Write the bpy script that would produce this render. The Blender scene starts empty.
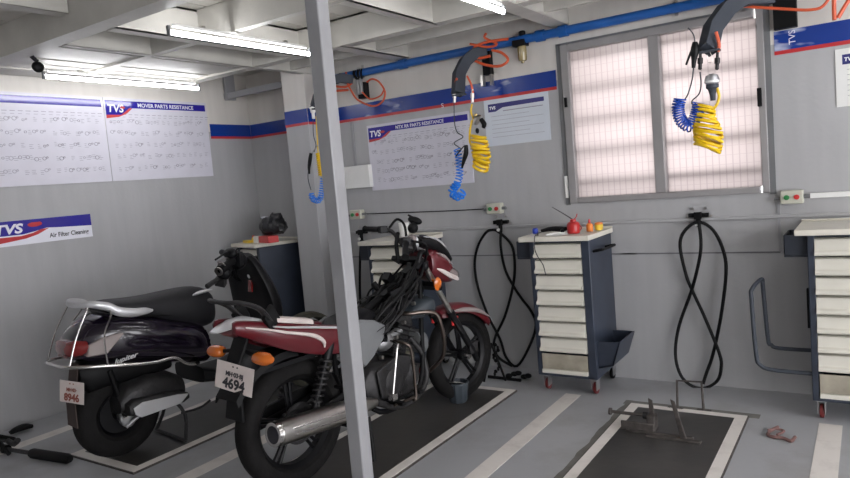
import bpy, bmesh, math, random
from mathutils import Vector, Matrix, Euler
R = math.radians
random.seed(7)
COL = bpy.context.scene.collection
# ------------------------------------------------------------------ camera
FPX, PITCH, YAW, ROLL, CAMH = 671.269, -.0874062, -.5893894, -.0866670, 1.36
cp, sp, cy, sy = math.cos(PITCH), math.sin(PITCH), math.cos(YAW), math.sin(YAW)
Fw = Vector((sy*cp, cy*cp, sp)); r0 = Vector((cy, -sy, 0)); u0 = r0.cross(Fw)
Rt = r0*math.cos(ROLL) + u0*math.sin(ROLL); Up = -r0*math.sin(ROLL) + u0*math.cos(ROLL)
CAM = Vector((0, 0, CAMH))
cd = bpy.data.cameras.new('camera'); cam = bpy.data.objects.new('camera', cd); COL.objects.link(cam)
cd.sensor_width = 36; cd.lens = FPX*36/850; cd.clip_start = .02
cam.matrix_world = Matrix.Translation(CAM) @ Matrix((Rt, Up, -Fw)).transposed().to_4x4()
bpy.context.scene.camera = cam

def ray(px, py): return Fw + Rt*((px-425)/FPX) - Up*((py-239)/FPX)
def on(ax, v, px, py):
    """world point where the line of sight meets the wall / floor plane  axis=v"""
    d = ray(px, py); return CAM + d*((v-CAM[ax])/d[ax])

# ------------------------------------------------------------------ materials
def mat(name, col, rough=.5, metal=0, spec=.5, var=0, vscale=8, bump=0, bscale=60, coat=0, emit=None, es=0, trans=0):
    m = bpy.data.materials.new(name); m.use_nodes = True; nt = m.node_tree; b = nt.nodes['Principled BSDF']
    b.inputs['Base Color'].default_value = (*col, 1); b.inputs['Roughness'].default_value = rough
    b.inputs['Metallic'].default_value = metal; b.inputs['Specular IOR Level'].default_value = spec
    b.inputs['Coat Weight'].default_value = coat; b.inputs['Transmission Weight'].default_value = trans
    if emit: b.inputs['Emission Color'].default_value = (*emit, 1); b.inputs['Emission Strength'].default_value = es
    if var or bump:
        tc = nt.nodes.new('ShaderNodeTexCoord')
    if var:
        n = nt.nodes.new('ShaderNodeTexNoise'); n.inputs['Scale'].default_value = vscale; n.inputs['Detail'].default_value = 6
        nt.links.new(tc.outputs['Object'], n.inputs['Vector'])
        mr = nt.nodes.new('ShaderNodeMapRange'); mr.inputs[1].default_value = .3; mr.inputs[2].default_value = .7
        mr.inputs[3].default_value = 1-var; mr.inputs[4].default_value = 1+var
        nt.links.new(n.outputs['Fac'], mr.inputs[0])
        mx = nt.nodes.new('ShaderNodeVectorMath'); mx.operation = 'SCALE'; mx.inputs[0].default_value = col
        nt.links.new(mr.outputs[0], mx.inputs['Scale']); nt.links.new(mx.outputs[0], b.inputs['Base Color'])
    if bump:
        n2 = nt.nodes.new('ShaderNodeTexNoise'); n2.inputs['Scale'].default_value = bscale; n2.inputs['Detail'].default_value = 5
        nt.links.new(tc.outputs['Object'], n2.inputs['Vector'])
        bp = nt.nodes.new('ShaderNodeBump'); bp.inputs['Strength'].default_value = bump; bp.inputs['Distance'].default_value = .01
        nt.links.new(n2.outputs['Fac'], bp.inputs['Height']); nt.links.new(bp.outputs[0], b.inputs['Normal'])
    return m
M = dict(
    ceil=mat('ceiling_paint', (.44,.42,.38), .6, var=.12, vscale=3, bump=.1),
    beam=mat('beam_paint', (.50,.485,.445), .5, var=.12, vscale=4, bump=.1),
    post=mat('post_grey', (.27,.27,.28), .4, var=.1, vscale=6),
    panel=mat('seam', (.16,.16,.17), .6),
    conduit=mat('conduit', (.30,.30,.31), .5),
    pipe=mat('blue_pipe', (.012,.10,.36), .35, var=.1),
    white=mat('white_plastic', (.72,.72,.70), .45, var=.05),
    top=mat('worktop_cream', (.66,.63,.55), .4, var=.06, vscale=12),
    drawer=mat('drawer_cream', (.62,.60,.53), .38, var=.04, vscale=6),
    flap=mat('flap_dirty', (.33,.30,.24), .3, var=.25, vscale=10),
    navy=mat('navy_steel', (.028,.036,.055), .42, var=.2, vscale=6),
    navyd=mat('navy_dark', (.018,.023,.034), .5, var=.1),
    black=mat('black_rubber', (.004,.004,.0045), .55, spec=.18, var=.2, vscale=20),
    blk2=mat('black_plastic', (.005,.005,.006), .45, spec=.2, var=.2, vscale=15),
    tyre=mat('tyre', (.008,.0075,.0075), .75, spec=.15, var=.25, vscale=14, bump=.4, bscale=40),
    tyred=mat('dusty_tyre', (.042,.040,.028), .8, var=.4, vscale=18, bump=.4),
    chrome=mat('chrome', (.62,.60,.58), .22, 1),
    steel=mat('brushed_steel', (.50,.48,.46), .28, 1, var=.15, vscale=20),
    alu=mat('aluminium', (.40,.40,.41), .45, .8, var=.15),
    alud=mat('cast_grey', (.028,.027,.028), .5, .4, var=.35, vscale=18, bump=.3),
    bronze=mat('tarnished_tube', (.14,.115,.10), .3, 1, var=.2),
    red=mat('red_paint', (.095,.007,.012), .32, coat=.3, var=.08),
    redb=mat('bright_red', (.52,.03,.03), .4),
    grey=mat('grey_panel', (.15,.155,.16), .4, var=.1),
    silver=mat('silver_paint', (.55,.55,.56), .35, .4),
    scoot=mat('scooter_purple_black', (.006,.003,.010), .18, coat=.5),
    seat=mat('seat_vinyl', (.013,.013,.015), .55, spec=.25, var=.1, bump=.15, bscale=150),
    orange=mat('orange_lens', (.55,.13,.015), .18, coat=.5),
    redlens=mat('red_lens', (.17,.012,.012), .15, coat=.6),
    clear=mat('clear_lens', (.24,.20,.195), .10, coat=.6),
    bluehose=mat('blue_coil', (.015,.20,.75), .35),
    bluehose2=mat('deep_blue_coil', (.010,.07,.45), .35),
    yellow=mat('yellow_coil', (.80,.52,.01), .35),
    orhose=mat('orange_hose', (.62,.10,.035), .4),
    arm=mat('arm_grey', (.045,.052,.065), .6, spec=.3, var=.1),
    brass=mat('brass', (.45,.33,.13), .35, .8),
    plate=mat('plate_white', (.60,.53,.50), .45, var=.1),
    ink=mat('ink', (.015,.014,.02), .6), inkred=mat('ink_red', (.22,.05,.03), .6),
    paper=mat('poster_paper', (.62,.61,.68), .18, var=.03, vscale=9), paperg=mat('poster_pale', (.58,.62,.68), .25, var=.03),
    diag=mat('diagram_ink', (.25,.24,.30), .4), diag2=mat('diagram_ink_dark', (.13,.12,.16), .4),
    hblue=mat('header_blue', (.022,.016,.26), .12), hnavy=mat('header_navy', (.04,.04,.17), .25),
    wtext=mat('white_ink', (.75,.75,.82), .4), swred=mat('swoosh_red', (.45,.025,.03), .3),
    mud=mat('muddy_flap', (.05,.033,.028), .8, var=.3),
    bucket=mat('slate_plastic', (.040,.050,.060), .5, var=.1),
    green=mat('switch_green', (.03,.20,.06), .4), box=mat('switch_box', (.50,.50,.42), .5),
    bag=mat('black_bag', (.010,.010,.012), .35, bump=.5, bscale=25),
    frame=mat('window_alu', (.30,.29,.29), .45, .2, var=.06),
    oil=mat('oil_can_red', (.42,.02,.02), .3, var=.1), yel=mat('yellow_plastic', (.78,.55,.05), .4),
    tangerine=mat('orange_plastic', (.75,.22,.04), .4), cobalt=mat('cobalt_plastic', (.02,.05,.40), .4),
    rust=mat('rusty_steel', (.085,.075,.07), .65, .5, var=.35, vscale=25, bump=.3), pinkm=mat('pinkish_hook', (.20,.11,.10), .55, .3, var=.2),
    casterred=mat('caster_red', (.16,.02,.02), .5), bfilter=mat('smoky_bowl', (.28,.22,.10), .2, coat=.5),
    tube=mat('lit_tube', (1,1,1), .5, emit=(.97,.975,1.0), es=13),
)
def two_zone_wall():
    """grey emulsion up to the stripe, cream paint above it (the paint changes at 1.92 m)"""
    m = bpy.data.materials.new('wall_paint'); m.use_nodes = True; nt = m.node_tree; b = nt.nodes['Principled BSDF']
    b.inputs['Roughness'].default_value = .42
    g = nt.nodes.new('ShaderNodeNewGeometry'); s = nt.nodes.new('ShaderNodeSeparateXYZ'); nt.links.new(g.outputs['Position'], s.inputs[0])
    c = nt.nodes.new('ShaderNodeMath'); c.operation = 'GREATER_THAN'; c.inputs[1].default_value = 1.92; nt.links.new(s.outputs['Z'], c.inputs[0])
    n = nt.nodes.new('ShaderNodeTexNoise'); n.inputs['Scale'].default_value = 1.6; n.inputs['Detail'].default_value = 8; nt.links.new(g.outputs['Position'], n.inputs['Vector'])
    mp = nt.nodes.new('ShaderNodeMapping'); mp.inputs['Scale'].default_value = (9, 9, 1.2); nt.links.new(g.outputs['Position'], mp.inputs[0])
    n3 = nt.nodes.new('ShaderNodeTexNoise'); n3.inputs['Scale'].default_value = 1.5; nt.links.new(mp.outputs[0], n3.inputs['Vector'])
    ad = nt.nodes.new('ShaderNodeMath'); ad.operation = 'ADD'; nt.links.new(n.outputs['Fac'], ad.inputs[0]); nt.links.new(n3.outputs['Fac'], ad.inputs[1])
    mr = nt.nodes.new('ShaderNodeMapRange'); mr.inputs[1].default_value = .7; mr.inputs[2].default_value = 1.3; mr.inputs[3].default_value = .94; mr.inputs[4].default_value = 1.06
    nt.links.new(ad.outputs[0], mr.inputs[0])
    mx = nt.nodes.new('ShaderNodeMix'); mx.data_type = 'RGBA'; mx.inputs['A'].default_value = (.385,.385,.392,1); mx.inputs['B'].default_value = (.62,.59,.55,1)
    nt.links.new(c.outputs[0], mx.inputs['Factor'])
    v = nt.nodes.new('ShaderNodeVectorMath'); v.operation = 'SCALE'; nt.links.new(mx.outputs['Result'], v.inputs[0]); nt.links.new(mr.outputs[0], v.inputs['Scale'])
    nt.links.new(v.outputs[0], b.inputs['Base Color'])
    n2 = nt.nodes.new('ShaderNodeTexNoise'); n2.inputs['Scale'].default_value = 35; nt.links.new(g.outputs['Position'], n2.inputs['Vector'])
    bp = nt.nodes.new('ShaderNodeBump'); bp.inputs['Strength'].default_value = .12; bp.inputs['Distance'].default_value = .01
    nt.links.new(n2.outputs['Fac'], bp.inputs['Height']); nt.links.new(bp.outputs[0], b.inputs['Normal'])
    return m
M['wall'] = two_zone_wall()
def stained(name, col, dirt, amt, rough, lo=.5, hi=.72, sc=2.2):
    m = bpy.data.materials.new(name); m.use_nodes = True; nt = m.node_tree; b = nt.nodes['Principled BSDF']
    g = nt.nodes.new('ShaderNodeNewGeometry')
    n = nt.nodes.new('ShaderNodeTexNoise'); n.inputs['Scale'].default_value = sc; n.inputs['Detail'].default_value = 9; n.inputs['Roughness'].default_value = .65
    nt.links.new(g.outputs['Position'], n.inputs['Vector'])
    mr = nt.nodes.new('ShaderNodeMapRange'); mr.inputs[1].default_value = lo; mr.inputs[2].default_value = hi; mr.inputs[4].default_value = amt
    nt.links.new(n.outputs['Fac'], mr.inputs[0])
    mx = nt.nodes.new('ShaderNodeMix'); mx.data_type = 'RGBA'; mx.inputs['A'].default_value = (*col,1); mx.inputs['B'].default_value = (*dirt,1)
    nt.links.new(mr.outputs[0], mx.inputs['Factor']); nt.links.new(mx.outputs['Result'], b.inputs['Base Color'])
    r = nt.nodes.new('ShaderNodeMapRange'); r.inputs[3].default_value = rough-.08; r.inputs[4].default_value = rough+.12
    nt.links.new(n.outputs['Fac'], r.inputs[0]); nt.links.new(r.outputs[0], b.inputs['Roughness'])
    bp = nt.nodes.new('ShaderNodeBump'); bp.inputs['Strength'].default_value = .12; bp.inputs['Distance'].default_value = .008
    n2 = nt.nodes.new('ShaderNodeTexNoise'); n2.inputs['Scale'].default_value = 22; n2.inputs['Detail'].default_value = 5; nt.links.new(g.outputs['Position'], n2.inputs['Vector'])
    nt.links.new(n2.outputs['Fac'], bp.inputs['Height']); nt.links.new(bp.outputs[0], b.inputs['Normal'])
    return m
M['floor'] = stained('floor_paint', (.37,.375,.39), (.29,.28,.275), .8, .38)
M['deck'] = stained('lift_rubber', (.040,.038,.036), (.075,.068,.063), .8, .36, .42, .7, 3)
M['line'] = stained('line_paint', (.72,.68,.64), (.46,.42,.39), .7, .5, .5, .8, 7)
M['cement'] = stained('raw_cement', (.150,.145,.130), (.21,.205,.19), .9, .8, .4, .7, 8)
def banner_mat():
    """printed stripe: deep blue with airbrushed white clouds, the red line is its own mesh"""
    m = bpy.data.materials.new('banner_print'); m.use_nodes = True; nt = m.node_tree; b = nt.nodes['Principled BSDF']
    b.inputs['Roughness'].default_value = .22
    g = nt.nodes.new('ShaderNodeNewGeometry'); mp = nt.nodes.new('ShaderNodeMapping'); mp.inputs['Scale'].default_value = (1.7, 1.7, 5); mp.inputs['Location'].default_value = (3.1, 1.2, .35)
    nt.links.new(g.outputs['Position'], mp.inputs[0])
    n = nt.nodes.new('ShaderNodeTexNoise'); n.inputs['Scale'].default_value = 2.0; n.inputs['Detail'].default_value = 3; nt.links.new(mp.outputs[0], n.inputs['Vector'])
    s = nt.nodes.new('ShaderNodeSeparateXYZ'); nt.links.new(g.outputs['Position'], s.inputs[0])
    k = nt.nodes.new('ShaderNodeMath'); k.operation = 'GREATER_THAN'; k.inputs[1].default_value = -3.4; nt.links.new(s.outputs['X'], k.inputs[0])
    cr = nt.nodes.new('ShaderNodeMapRange'); cr.inputs[1].default_value = .60; cr.inputs[2].default_value = .70; nt.links.new(n.outputs['Fac'], cr.inputs[0])
    mu = nt.nodes.new('ShaderNodeMath'); mu.operation = 'MULTIPLY'; nt.links.new(cr.outputs[0], mu.inputs[0]); nt.links.new(k.outputs[0], mu.inputs[1])
    mx = nt.nodes.new('ShaderNodeMix'); mx.data_type = 'RGBA'; mx.inputs['A'].default_value = (.005,.035,.24,1); mx.inputs['B'].default_value = (.50,.55,.68,1)
    nt.links.new(mu.outputs[0], mx.inputs['Factor']); nt.links.new(mx.outputs['Result'], b.inputs['Base Color'])
    return m
M['banner'] = banner_mat()
def glass_mat():
    """obscured wired glass: lets daylight through, fine wire grid inside"""
    m = bpy.data.materials.new('frosted_wired_glass'); m.use_nodes = True; nt = m.node_tree
    for x in list(nt.nodes): nt.nodes.remove(x)
    o = nt.nodes.new('ShaderNodeOutputMaterial'); t = nt.nodes.new('ShaderNodeBsdfTranslucent'); gl = nt.nodes.new('ShaderNodeBsdfGlossy'); gl.inputs['Roughness'].default_value = .25
    mix = nt.nodes.new('ShaderNodeMixShader'); mix.inputs[0].default_value = .06
    g = nt.nodes.new('ShaderNodeNewGeometry'); s = nt.nodes.new('ShaderNodeSeparateXYZ'); nt.links.new(g.outputs['Position'], s.inputs[0])
    def lines(out, per, w):
        a = nt.nodes.new('ShaderNodeMath'); a.operation = 'WRAP'; a.inputs[1].default_value = 0; a.inputs[2].default_value = per; nt.links.new(out, a.inputs[0])
        c = nt.nodes.new('ShaderNodeMath'); c.operation = 'LESS_THAN'; c.inputs[1].default_value = w; nt.links.new(a.outputs[0], c.inputs[0]); return c
    lx = lines(s.outputs['X'], .036, .0065); lz = lines(s.outputs['Z'], .052, .0022)
    mxx = nt.nodes.new('ShaderNodeMath'); mxx.operation = 'MAXIMUM'; nt.links.new(lx.outputs[0], mxx.inputs[0]); nt.links.new(lz.outputs[0], mxx.inputs[1])
    cm = nt.nodes.new('ShaderNodeMix'); cm.data_type = 'RGBA'; cm.inputs['A'].default_value = (.47,.435,.425,1); cm.inputs['B'].default_value = (.39,.36,.355,1)
    nt.links.new(mxx.outputs[0], cm.inputs['Factor']); nt.links.new(cm.outputs['Result'], t.inputs['Color'])
    nt.links.new(t.outputs[0], mix.inputs[1]); nt.links.new(gl.outputs[0], mix.inputs[2]); nt.links.new(mix.outputs[0], o.inputs[0])
    return m
M['glass'] = glass_mat()

# ------------------------------------------------------------------ mesh helpers
def V(*a): return Vector(a)
def smooth_path(pts, n=6, closed=False):
    pts = [Vector(p) for p in pts]
    if len(pts) < 3: return pts
    out = []; N = len(pts)
    rng = range(N) if closed else range(N-1)
    for i in rng:
        p1, p2 = pts[i], pts[(i+1) % N]
        p0 = pts[i-1] if (i > 0 or closed) else p1*2-p2
        p3 = pts[(i+2) % N] if (i+2 < N or closed) else p2*2-p1
        for k in range(n):
            t = k/n; out.append(.5*((2*p1)+(p2-p0)*t+(2*p0-5*p1+4*p2-p3)*t*t+(3*p1-p0-3*p2+p3)*t**3))
    if not closed: out.append(pts[-1])
    return out
class MB:
    def __init__(s): s.bm = bmesh.new(); s.smooth = True
    def poly(s, vs):
        try: s.bm.faces.new([s.bm.verts.new(v) for v in vs])
        except ValueError: pass
    def box(s, c, d, rot=None, taper=None):
        """box centre c, full size d; rot a Matrix/Euler; taper shrinks the top (x,y)"""
        c = Vector(c); m = rot.to_matrix() if isinstance(rot, Euler) else (rot or Matrix.Identity(3))
        tx, ty = taper or (1, 1); vs = []
        for z in (-1, 1):
            for x, y in ((-1,-1),(1,-1),(1,1),(-1,1)):
                k = (tx, ty) if z > 0 else (1, 1)
                vs.append(s.bm.verts.new(c + m @ Vector((x*d[0]/2*k[0], y*d[1]/2*k[1], z*d[2]/2))))
        for f in ((3,2,1,0),(4,5,6,7),(0,1,5,4),(1,2,6,5),(2,3,7,6),(3,0,4,7)): s.bm.faces.new([vs[i] for i in f])
        return s
    def bb(s, x0, x1, y0, y1, z0, z1): return s.box(((x0+x1)/2,(y0+y1)/2,(z0+z1)/2), (abs(x1-x0),abs(y1-y0),abs(z1-z0)))
    def rings(s, rings, closed=False, cap=True):
        L = [[s.bm.verts.new(p) for p in r] for r in rings]; n = len(L[0])
        for i in range(len(L)-(0 if closed else 1)):
            a, b = L[i], L[(i+1) % len(L)]
            for k in range(n): s.bm.faces.new((a[k], a[(k+1)%n], b[(k+1)%n], b[k]))
        if cap and not closed:
            s.bm.faces.new(L[0][::-1]); s.bm.faces.new(L[-1])
        return s
    def tube(s, pts, r, n=10, sm=0, closed=False, flat=None, ph=0):
        """round bar along pts; r one radius or one per point; flat=(a,b) squashes the section"""
        rs = r if isinstance(r, (list, tuple)) else None
        if sm:
            if rs: 
                q = smooth_path([(*[0]*2, x) for x in rs], sm, closed); rs = [max(.0005, a.z) for a in q]
            pts = smooth_path(pts, sm, closed)
        pts = [Vector(p) for p in pts]; N = len(pts)
        def tan(i):
            a = pts[(i-1) % N] if (closed or i > 0) else pts[i]; b = pts[(i+1) % N] if (closed or i < N-1) else pts[i]
            t = b-a; return t.normalized() if t.length > 1e-9 else Vector((0,0,1))
        t0 = tan(0); up = Vector((0,0,1)) if abs(t0.z) < .9 else Vector((1,0,0)); u = t0.cross(up).normalized()
        rg = []
        for i in range(N):
            t = tan(i); u = (u - t*u.dot(t)); u = u.normalized() if u.length > 1e-6 else t.orthogonal().normalized(); v = t.cross(u)
            q = rs[i] if rs else r; fa, fb = flat or (1, 1)
            rg.append([pts[i] + u*(q*fa*math.cos(2*math.pi*k/n+ph)) + v*(q*fb*math.sin(2*math.pi*k/n+ph)) for k in range(n)])
        return s.rings(rg, closed)
    def cyl(s, a, b, r, n=20, r2=None): return s.tube([a, b], [r, r if r2 is None else r2], n)
    def lathe(s, prof, o, ax=(0,0,1), n=28, closed=False):
        """prof: [(radius, height along axis)]"""
        o = Vector(o); ax = Vector(ax).normalized(); u = ax.orthogonal().normalized(); v = ax.cross(u)
        rg = [[o + ax*h + u*(max(r,1e-4)*math.cos(2*math.pi*k/n)) + v*(max(r,1e-4)*math.sin(2*math.pi*k/n)) for k in range(n)] for r, h in prof]
        return s.rings(rg, closed)
    def prism(s, pts, th):
        """outline pts (3D, planar) pushed along th"""
        th = Vector(th); pts = [Vector(p) for p in pts]
        return s.rings([pts, [p+th for p in pts]])
    def ell(s, c, r, rot=None, n=14, m=20):
        c = Vector(c); mt = rot.to_matrix() if isinstance(rot, Euler) else (rot or Matrix.Identity(3)); rg = []
        for i in range(1, n):
            a = math.pi*i/n
            rg.append([c + mt @ Vector((r[0]*math.sin(a)*math.cos(2*math.pi*k/m), r[1]*math.sin(a)*math.sin(2*math.pi*k/m), r[2]*math.cos(a))) for k in range(m)])
        return s.rings(rg)
    def body(s, secs, n=20, axis=1):
        """loft along y: (y, zc, halfwidth x, halfheight z, power[, xc])"""
        rg = []
        for q in secs:
            y, zc, hw, hh, p = q[:5]; xc = q[5] if len(q) > 5 else 0; ring = []
            for k in range(n):
                a = 2*math.pi*k/n; ca, sa = math.cos(a), math.sin(a)
                ring.append(Vector((xc+hw*math.copysign(abs(ca)**(2/p), ca), y, zc+hh*math.copysign(abs(sa)**(2/p), sa))))
            rg.append(ring)
        return s.rings(rg)
    half = 0
    def mirror(s):
        s.half = len(s.bm.verts)
        g = bmesh.ops.duplicate(s.bm, geom=s.bm.verts[:]+s.bm.edges[:]+s.bm.faces[:])['geom']
        vs = [e for e in g if isinstance(e, bmesh.types.BMVert)]
        for v in vs: v.co.x = -v.co.x
        bmesh.ops.reverse_faces(s.bm, faces=[e for e in g if isinstance(e, bmesh.types.BMFace)])
        return s
    def build(s, name, m, parent=None, bevel=0, sub=0, world=False, auto=40, label=None):
        """world=True: vertices are in world space and get moved into the parent's frame"""
        if s.half and name not in JOINED:
            s.bm.verts.ensure_lookup_table(); other = MB(); other.bm = s.bm.copy(); h = s.half; s.half = 0
            other.bm.verts.ensure_lookup_table()
            bmesh.ops.delete(s.bm, geom=s.bm.verts[h:], context='VERTS'); bmesh.ops.delete(other.bm, geom=other.bm.verts[:h], context='VERTS')
            other.build(name, m, parent, bevel, sub, world, auto, label)
        if bevel: pass
        bmesh.ops.recalc_face_normals(s.bm, faces=s.bm.faces[:])
        if parent is not None and world:
            inv = ROOTM[parent.name] if parent.name in ROOTM else Matrix.Identity(4)
            bmesh.ops.transform(s.bm, matrix=inv.inverted(), verts=s.bm.verts[:])
        me = bpy.data.meshes.new(name); s.bm.to_mesh(me); s.bm.free()
        me.materials.append(M[m] if isinstance(m, str) else m)
        me.polygons.foreach_set('use_smooth', [True]*len(me.polygons))
        try: me.set_sharp_from_angle(angle=R(auto))
        except Exception: pass
        o = bpy.data.objects.new(name, me); COL.objects.link(o)
        if parent is not None:
            o.parent = parent
            ROOTM[o.name] = ROOTM.get(parent.name, Matrix.Identity(4))
        if bevel:
            b = o.modifiers.new('bevel', 'BEVEL'); b.width = bevel; b.segments = 2; b.limit_method = 'ANGLE'; b.angle_limit = R(35)
        if sub:
            b = o.modifiers.new('sub', 'SUBSURF'); b.levels = sub; b.render_levels = sub
        if label: o['label'] = label
        return o
ROOTM = {}
JOINED = {'swingarm','body_guard','crash_guard','grab_rail','centre_stand'}
def thing(name, label, cat, loc=(0,0,0), rz=0, group=None):
    o = bpy.data.objects.new(name, None); COL.objects.link(o); o.empty_display_size = .05
    o.location = loc; o.rotation_euler = (0,0,rz); o['label'] = label; o['category'] = cat
    if group: o['group'] = group
    ROOTM[o.name] = Matrix.Translation(Vector(loc)) @ Matrix.Rotation(rz, 4, 'Z')
    return o
def tag(o, label, cat, group=None, kind=None):
    o['label'] = label; o['category'] = cat
    if group: o['group'] = group
    if kind: o['kind'] = kind
    return o
def struct(o): o['kind'] = 'structure'; return o
def base_at(o, loc):
    """put a single-mesh thing's origin at loc"""
    loc = Vector(loc); o.data.transform(Matrix.Translation(-loc)); o.location = loc; return o
def text_bm(txt, size, mtx, ext=.0015, shear=0, bold=0, sx=1):
    cu = bpy.data.curves.new('t', 'FONT'); cu.body = txt; cu.size = size; cu.extrude = ext; cu.shear = shear; cu.offset = bold
    cu.align_x = 'LEFT'; cu.resolution_u = 3
    ob = bpy.data.objects.new('t', cu); COL.objects.link(ob)
    dg = bpy.context.evaluated_depsgraph_get(); me = bpy.data.meshes.new_from_object(ob.evaluated_get(dg))
    bpy.data.objects.remove(ob)
    b = MB(); b.bm.from_mesh(me); bpy.data.meshes.remove(me)
    bmesh.ops.transform(b.bm, matrix=mtx @ Matrix.Diagonal((sx,1,1,1)), verts=b.bm.verts[:])
    return b
def frame_mtx(o, x, z):
    """matrix whose local X runs along x and local Y along z, at o"""
    x = Vector(x).normalized(); z = Vector(z); z = (z - x*z.dot(x)).normalized(); y = x.cross(z)
    return Matrix.Translation(Vector(o)) @ Matrix((x, z, y)).transposed().to_4x4()
def copy_tree(src, loc, rz=0, label=None):
    r = src.copy(); COL.objects.link(r); r.location = loc; r.rotation_euler = (0,0,rz)
    if label: r['label'] = label
    for ch in list(src.children):
        c = ch.copy(); COL.objects.link(c); c.parent = r
        for g in list(ch.children):
            d = g.copy(); COL.objects.link(d); d.parent = c
            for h in list(g.children): pass
    return r

# ------------------------------------------------------------------ the room
XL, YB, YA, ZC = -4.63, 4.136, 4.262, 2.42
WX0, WX1, WZ0, WZ1 = -1.612, -.458, 1.128, 2.128          # window opening
b = MB(); b.bb(XL-.3, 3.2, -2.2, YA+.3, -.2, 0); struct(b.build('floor', 'floor'))
b = MB(); b.bb(XL-.15, XL, -2.2, YA+.15, 0, 2.55); struct(b.build('wall_left', 'wall'))
b = MB(); b.bb(XL, -3.72, YA, YA+.15, 0, 2.55); struct(b.build('wall_alcove', 'wall'))
b = MB()
b.bb(-3.72, WX0, YB, YB+.276, 0, 2.55); b.bb(WX1, 3.0, YB, YB+.276, 0, 2.55)
b.bb(WX0, WX1, YB, YB+.276, 0, WZ0); b.bb(WX0, WX1, YB, YB+.276, WZ1, 2.55); struct(b.build('wall_back', 'wall'))
b = MB(); b.bb(3.0, 3.15, 3.3, YB+.276, 0, 2.55); struct(b.build('wall_right', 'wall'))
b = MB(); b.bb(XL-.15, 3.15, -2.35, -2.2, 0, 2.55); struct(b.build('wall_front', 'wall'))  # unseen; put in to keep front light off the near beam and post
b = MB(); b.bb(-3.83, -3.587, 3.895, YA, 0, 2.40); struct(b.build('wall_pillar', 'wall', bevel=.006))
# ceiling: folded deck sheets with open seams, running towards the back wall
b = MB(); x = XL-.15; k = 0
while x < 3.15:
    w = .27 if k % 3 else .33
    b.bb(x, x+w-.012, -2.2, YA+.15, ZC, ZC+.03); b.bb(x+w-.012, x+w, -2.2, YA+.15, ZC+.02, ZC+.05); x += w; k += 1
b.bb(XL-.15, 3.15, -2.2, YA+.15, ZC+.05, ZC+.10)
struct(b.build('ceiling', 'ceil'))
# beams under the deck
BZ = 2.25
def ibeam_x(name, x0, x1, yc, w, lab, z0=BZ):
    b = MB(); b.bb(x0, x1, yc-w/2, yc+w/2, z0, z0+.012); b.bb(x0, x1, yc-w/2, yc+w/2, ZC-.012, ZC-.001); b.bb(x0, x1, yc-.012, yc+.012, z0, ZC-.002)
    struct(b.build(name, 'beam'))
def cbeam_y(name, xc, y0, y1, w, z0=BZ):
    b = MB(); b.bb(xc-w/2, xc+w/2, y0, y1, z0, z0+.010); b.bb(xc-w/2, xc+w/2, y0, y1, ZC-.012, ZC-.001); b.bb(xc-w/2, xc-w/2+.012, y0, y1, z0, ZC-.002)
    struct(b.build(name, 'beam'))
n = 0
for yc, w, x1 in ((2.0, .11, 3.0), (2.60, .05, 3.0), (3.42, .09, 3.0)):
    n += 1
    b = MB(); b.bb(XL, x1, yc-w/2, yc+w/2, BZ, BZ+.012); b.bb(XL, x1, yc-w/2, yc-w/2+.012, BZ+.012, ZC-.002); b.bb(XL, x1, yc-w/2, yc+w/2, ZC-.012, ZC-.002)
    struct(b.build('trim_%d' % n, 'beam'))
for xc, y0, y1, w, z0 in ((-4.40, -2.0, 1.94, .09, BZ+.09), (-3.36, -2.0, 1.94, .09, BZ+.09), (-3.16, 2.06, 3.42, .07, BZ-.004), (-3.60, 2.06, YA, .05, BZ-.003), (-2.3, -2.0, 1.94, .09, BZ+.09), (-2.82, 3.38, YB, .10, BZ-.004),
                          (-2.10, 2.60, 3.42, .06, BZ-.004), (-1.60, 2.6, YB, .11, BZ-.004), (-.60, -2.0, YB, .09, BZ-.004), (.9, -2.0, YB, .09, BZ-.004)):
    n += 1; b = MB(); b.bb(xc-w/2, xc+w/2, y0, y1, z0, z0+.010); b.bb(xc+w/2-.012, xc+w/2, y0, y1, z0, ZC-.004); b.bb(xc-w/2, xc+w/2, y0, y1, ZC-.014, ZC-.004)
    struct(b.build('trim_%d' % n, 'beam'))
# close-boarded soffit over the left bay
n += 1; b = MB(); xx = -4.60
for k, wd in enumerate((.22,.10,.24,.10,.24)):
    b.bb(xx, xx+wd-.012, 2.058, 3.375, 2.262+.006*(k%2), 2.275+.006*(k%2)); xx += wd
struct(b.build('trim_%d' % n, 'beam'))
# wall-side angle carrying the deck
n += 1; b = MB(); b.bb(-3.58, 3.0, 3.745, 3.775, 2.262, 2.30); b.bb(-3.58, 3.0, 3.745, 3.75, 2.30, ZC-.003); struct(b.build('trim_%d' % n, 'beam'))
n += 1; b = MB(); b.bb(XL, -3.84, 4.0, 4.03, 2.20, 2.25); b.bb(XL, -3.84, 4.06, 4.08, 2.22, 2.24); b.bb(XL+.02,XL+.05,3.99,4.09,2.19,ZC-.003); struct(b.build('trim_%d' % n, 'conduit'))
# wall seams and surface conduits
n += 1; b = MB(); b.bb(-3.585, WX0+.4, YB-.004, YB, .792, .800); b.bb(-1.3, -.42, YB-.004, YB, .792, .800); struct(b.build('trim_%d' % n, 'panel'))
n += 1; b = MB(); b.bb(-3.585, 2.9, YB-.014, YB, .985, 1.003); struct(b.build('trim_%d' % n, 'wall', bevel=.003))

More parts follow.
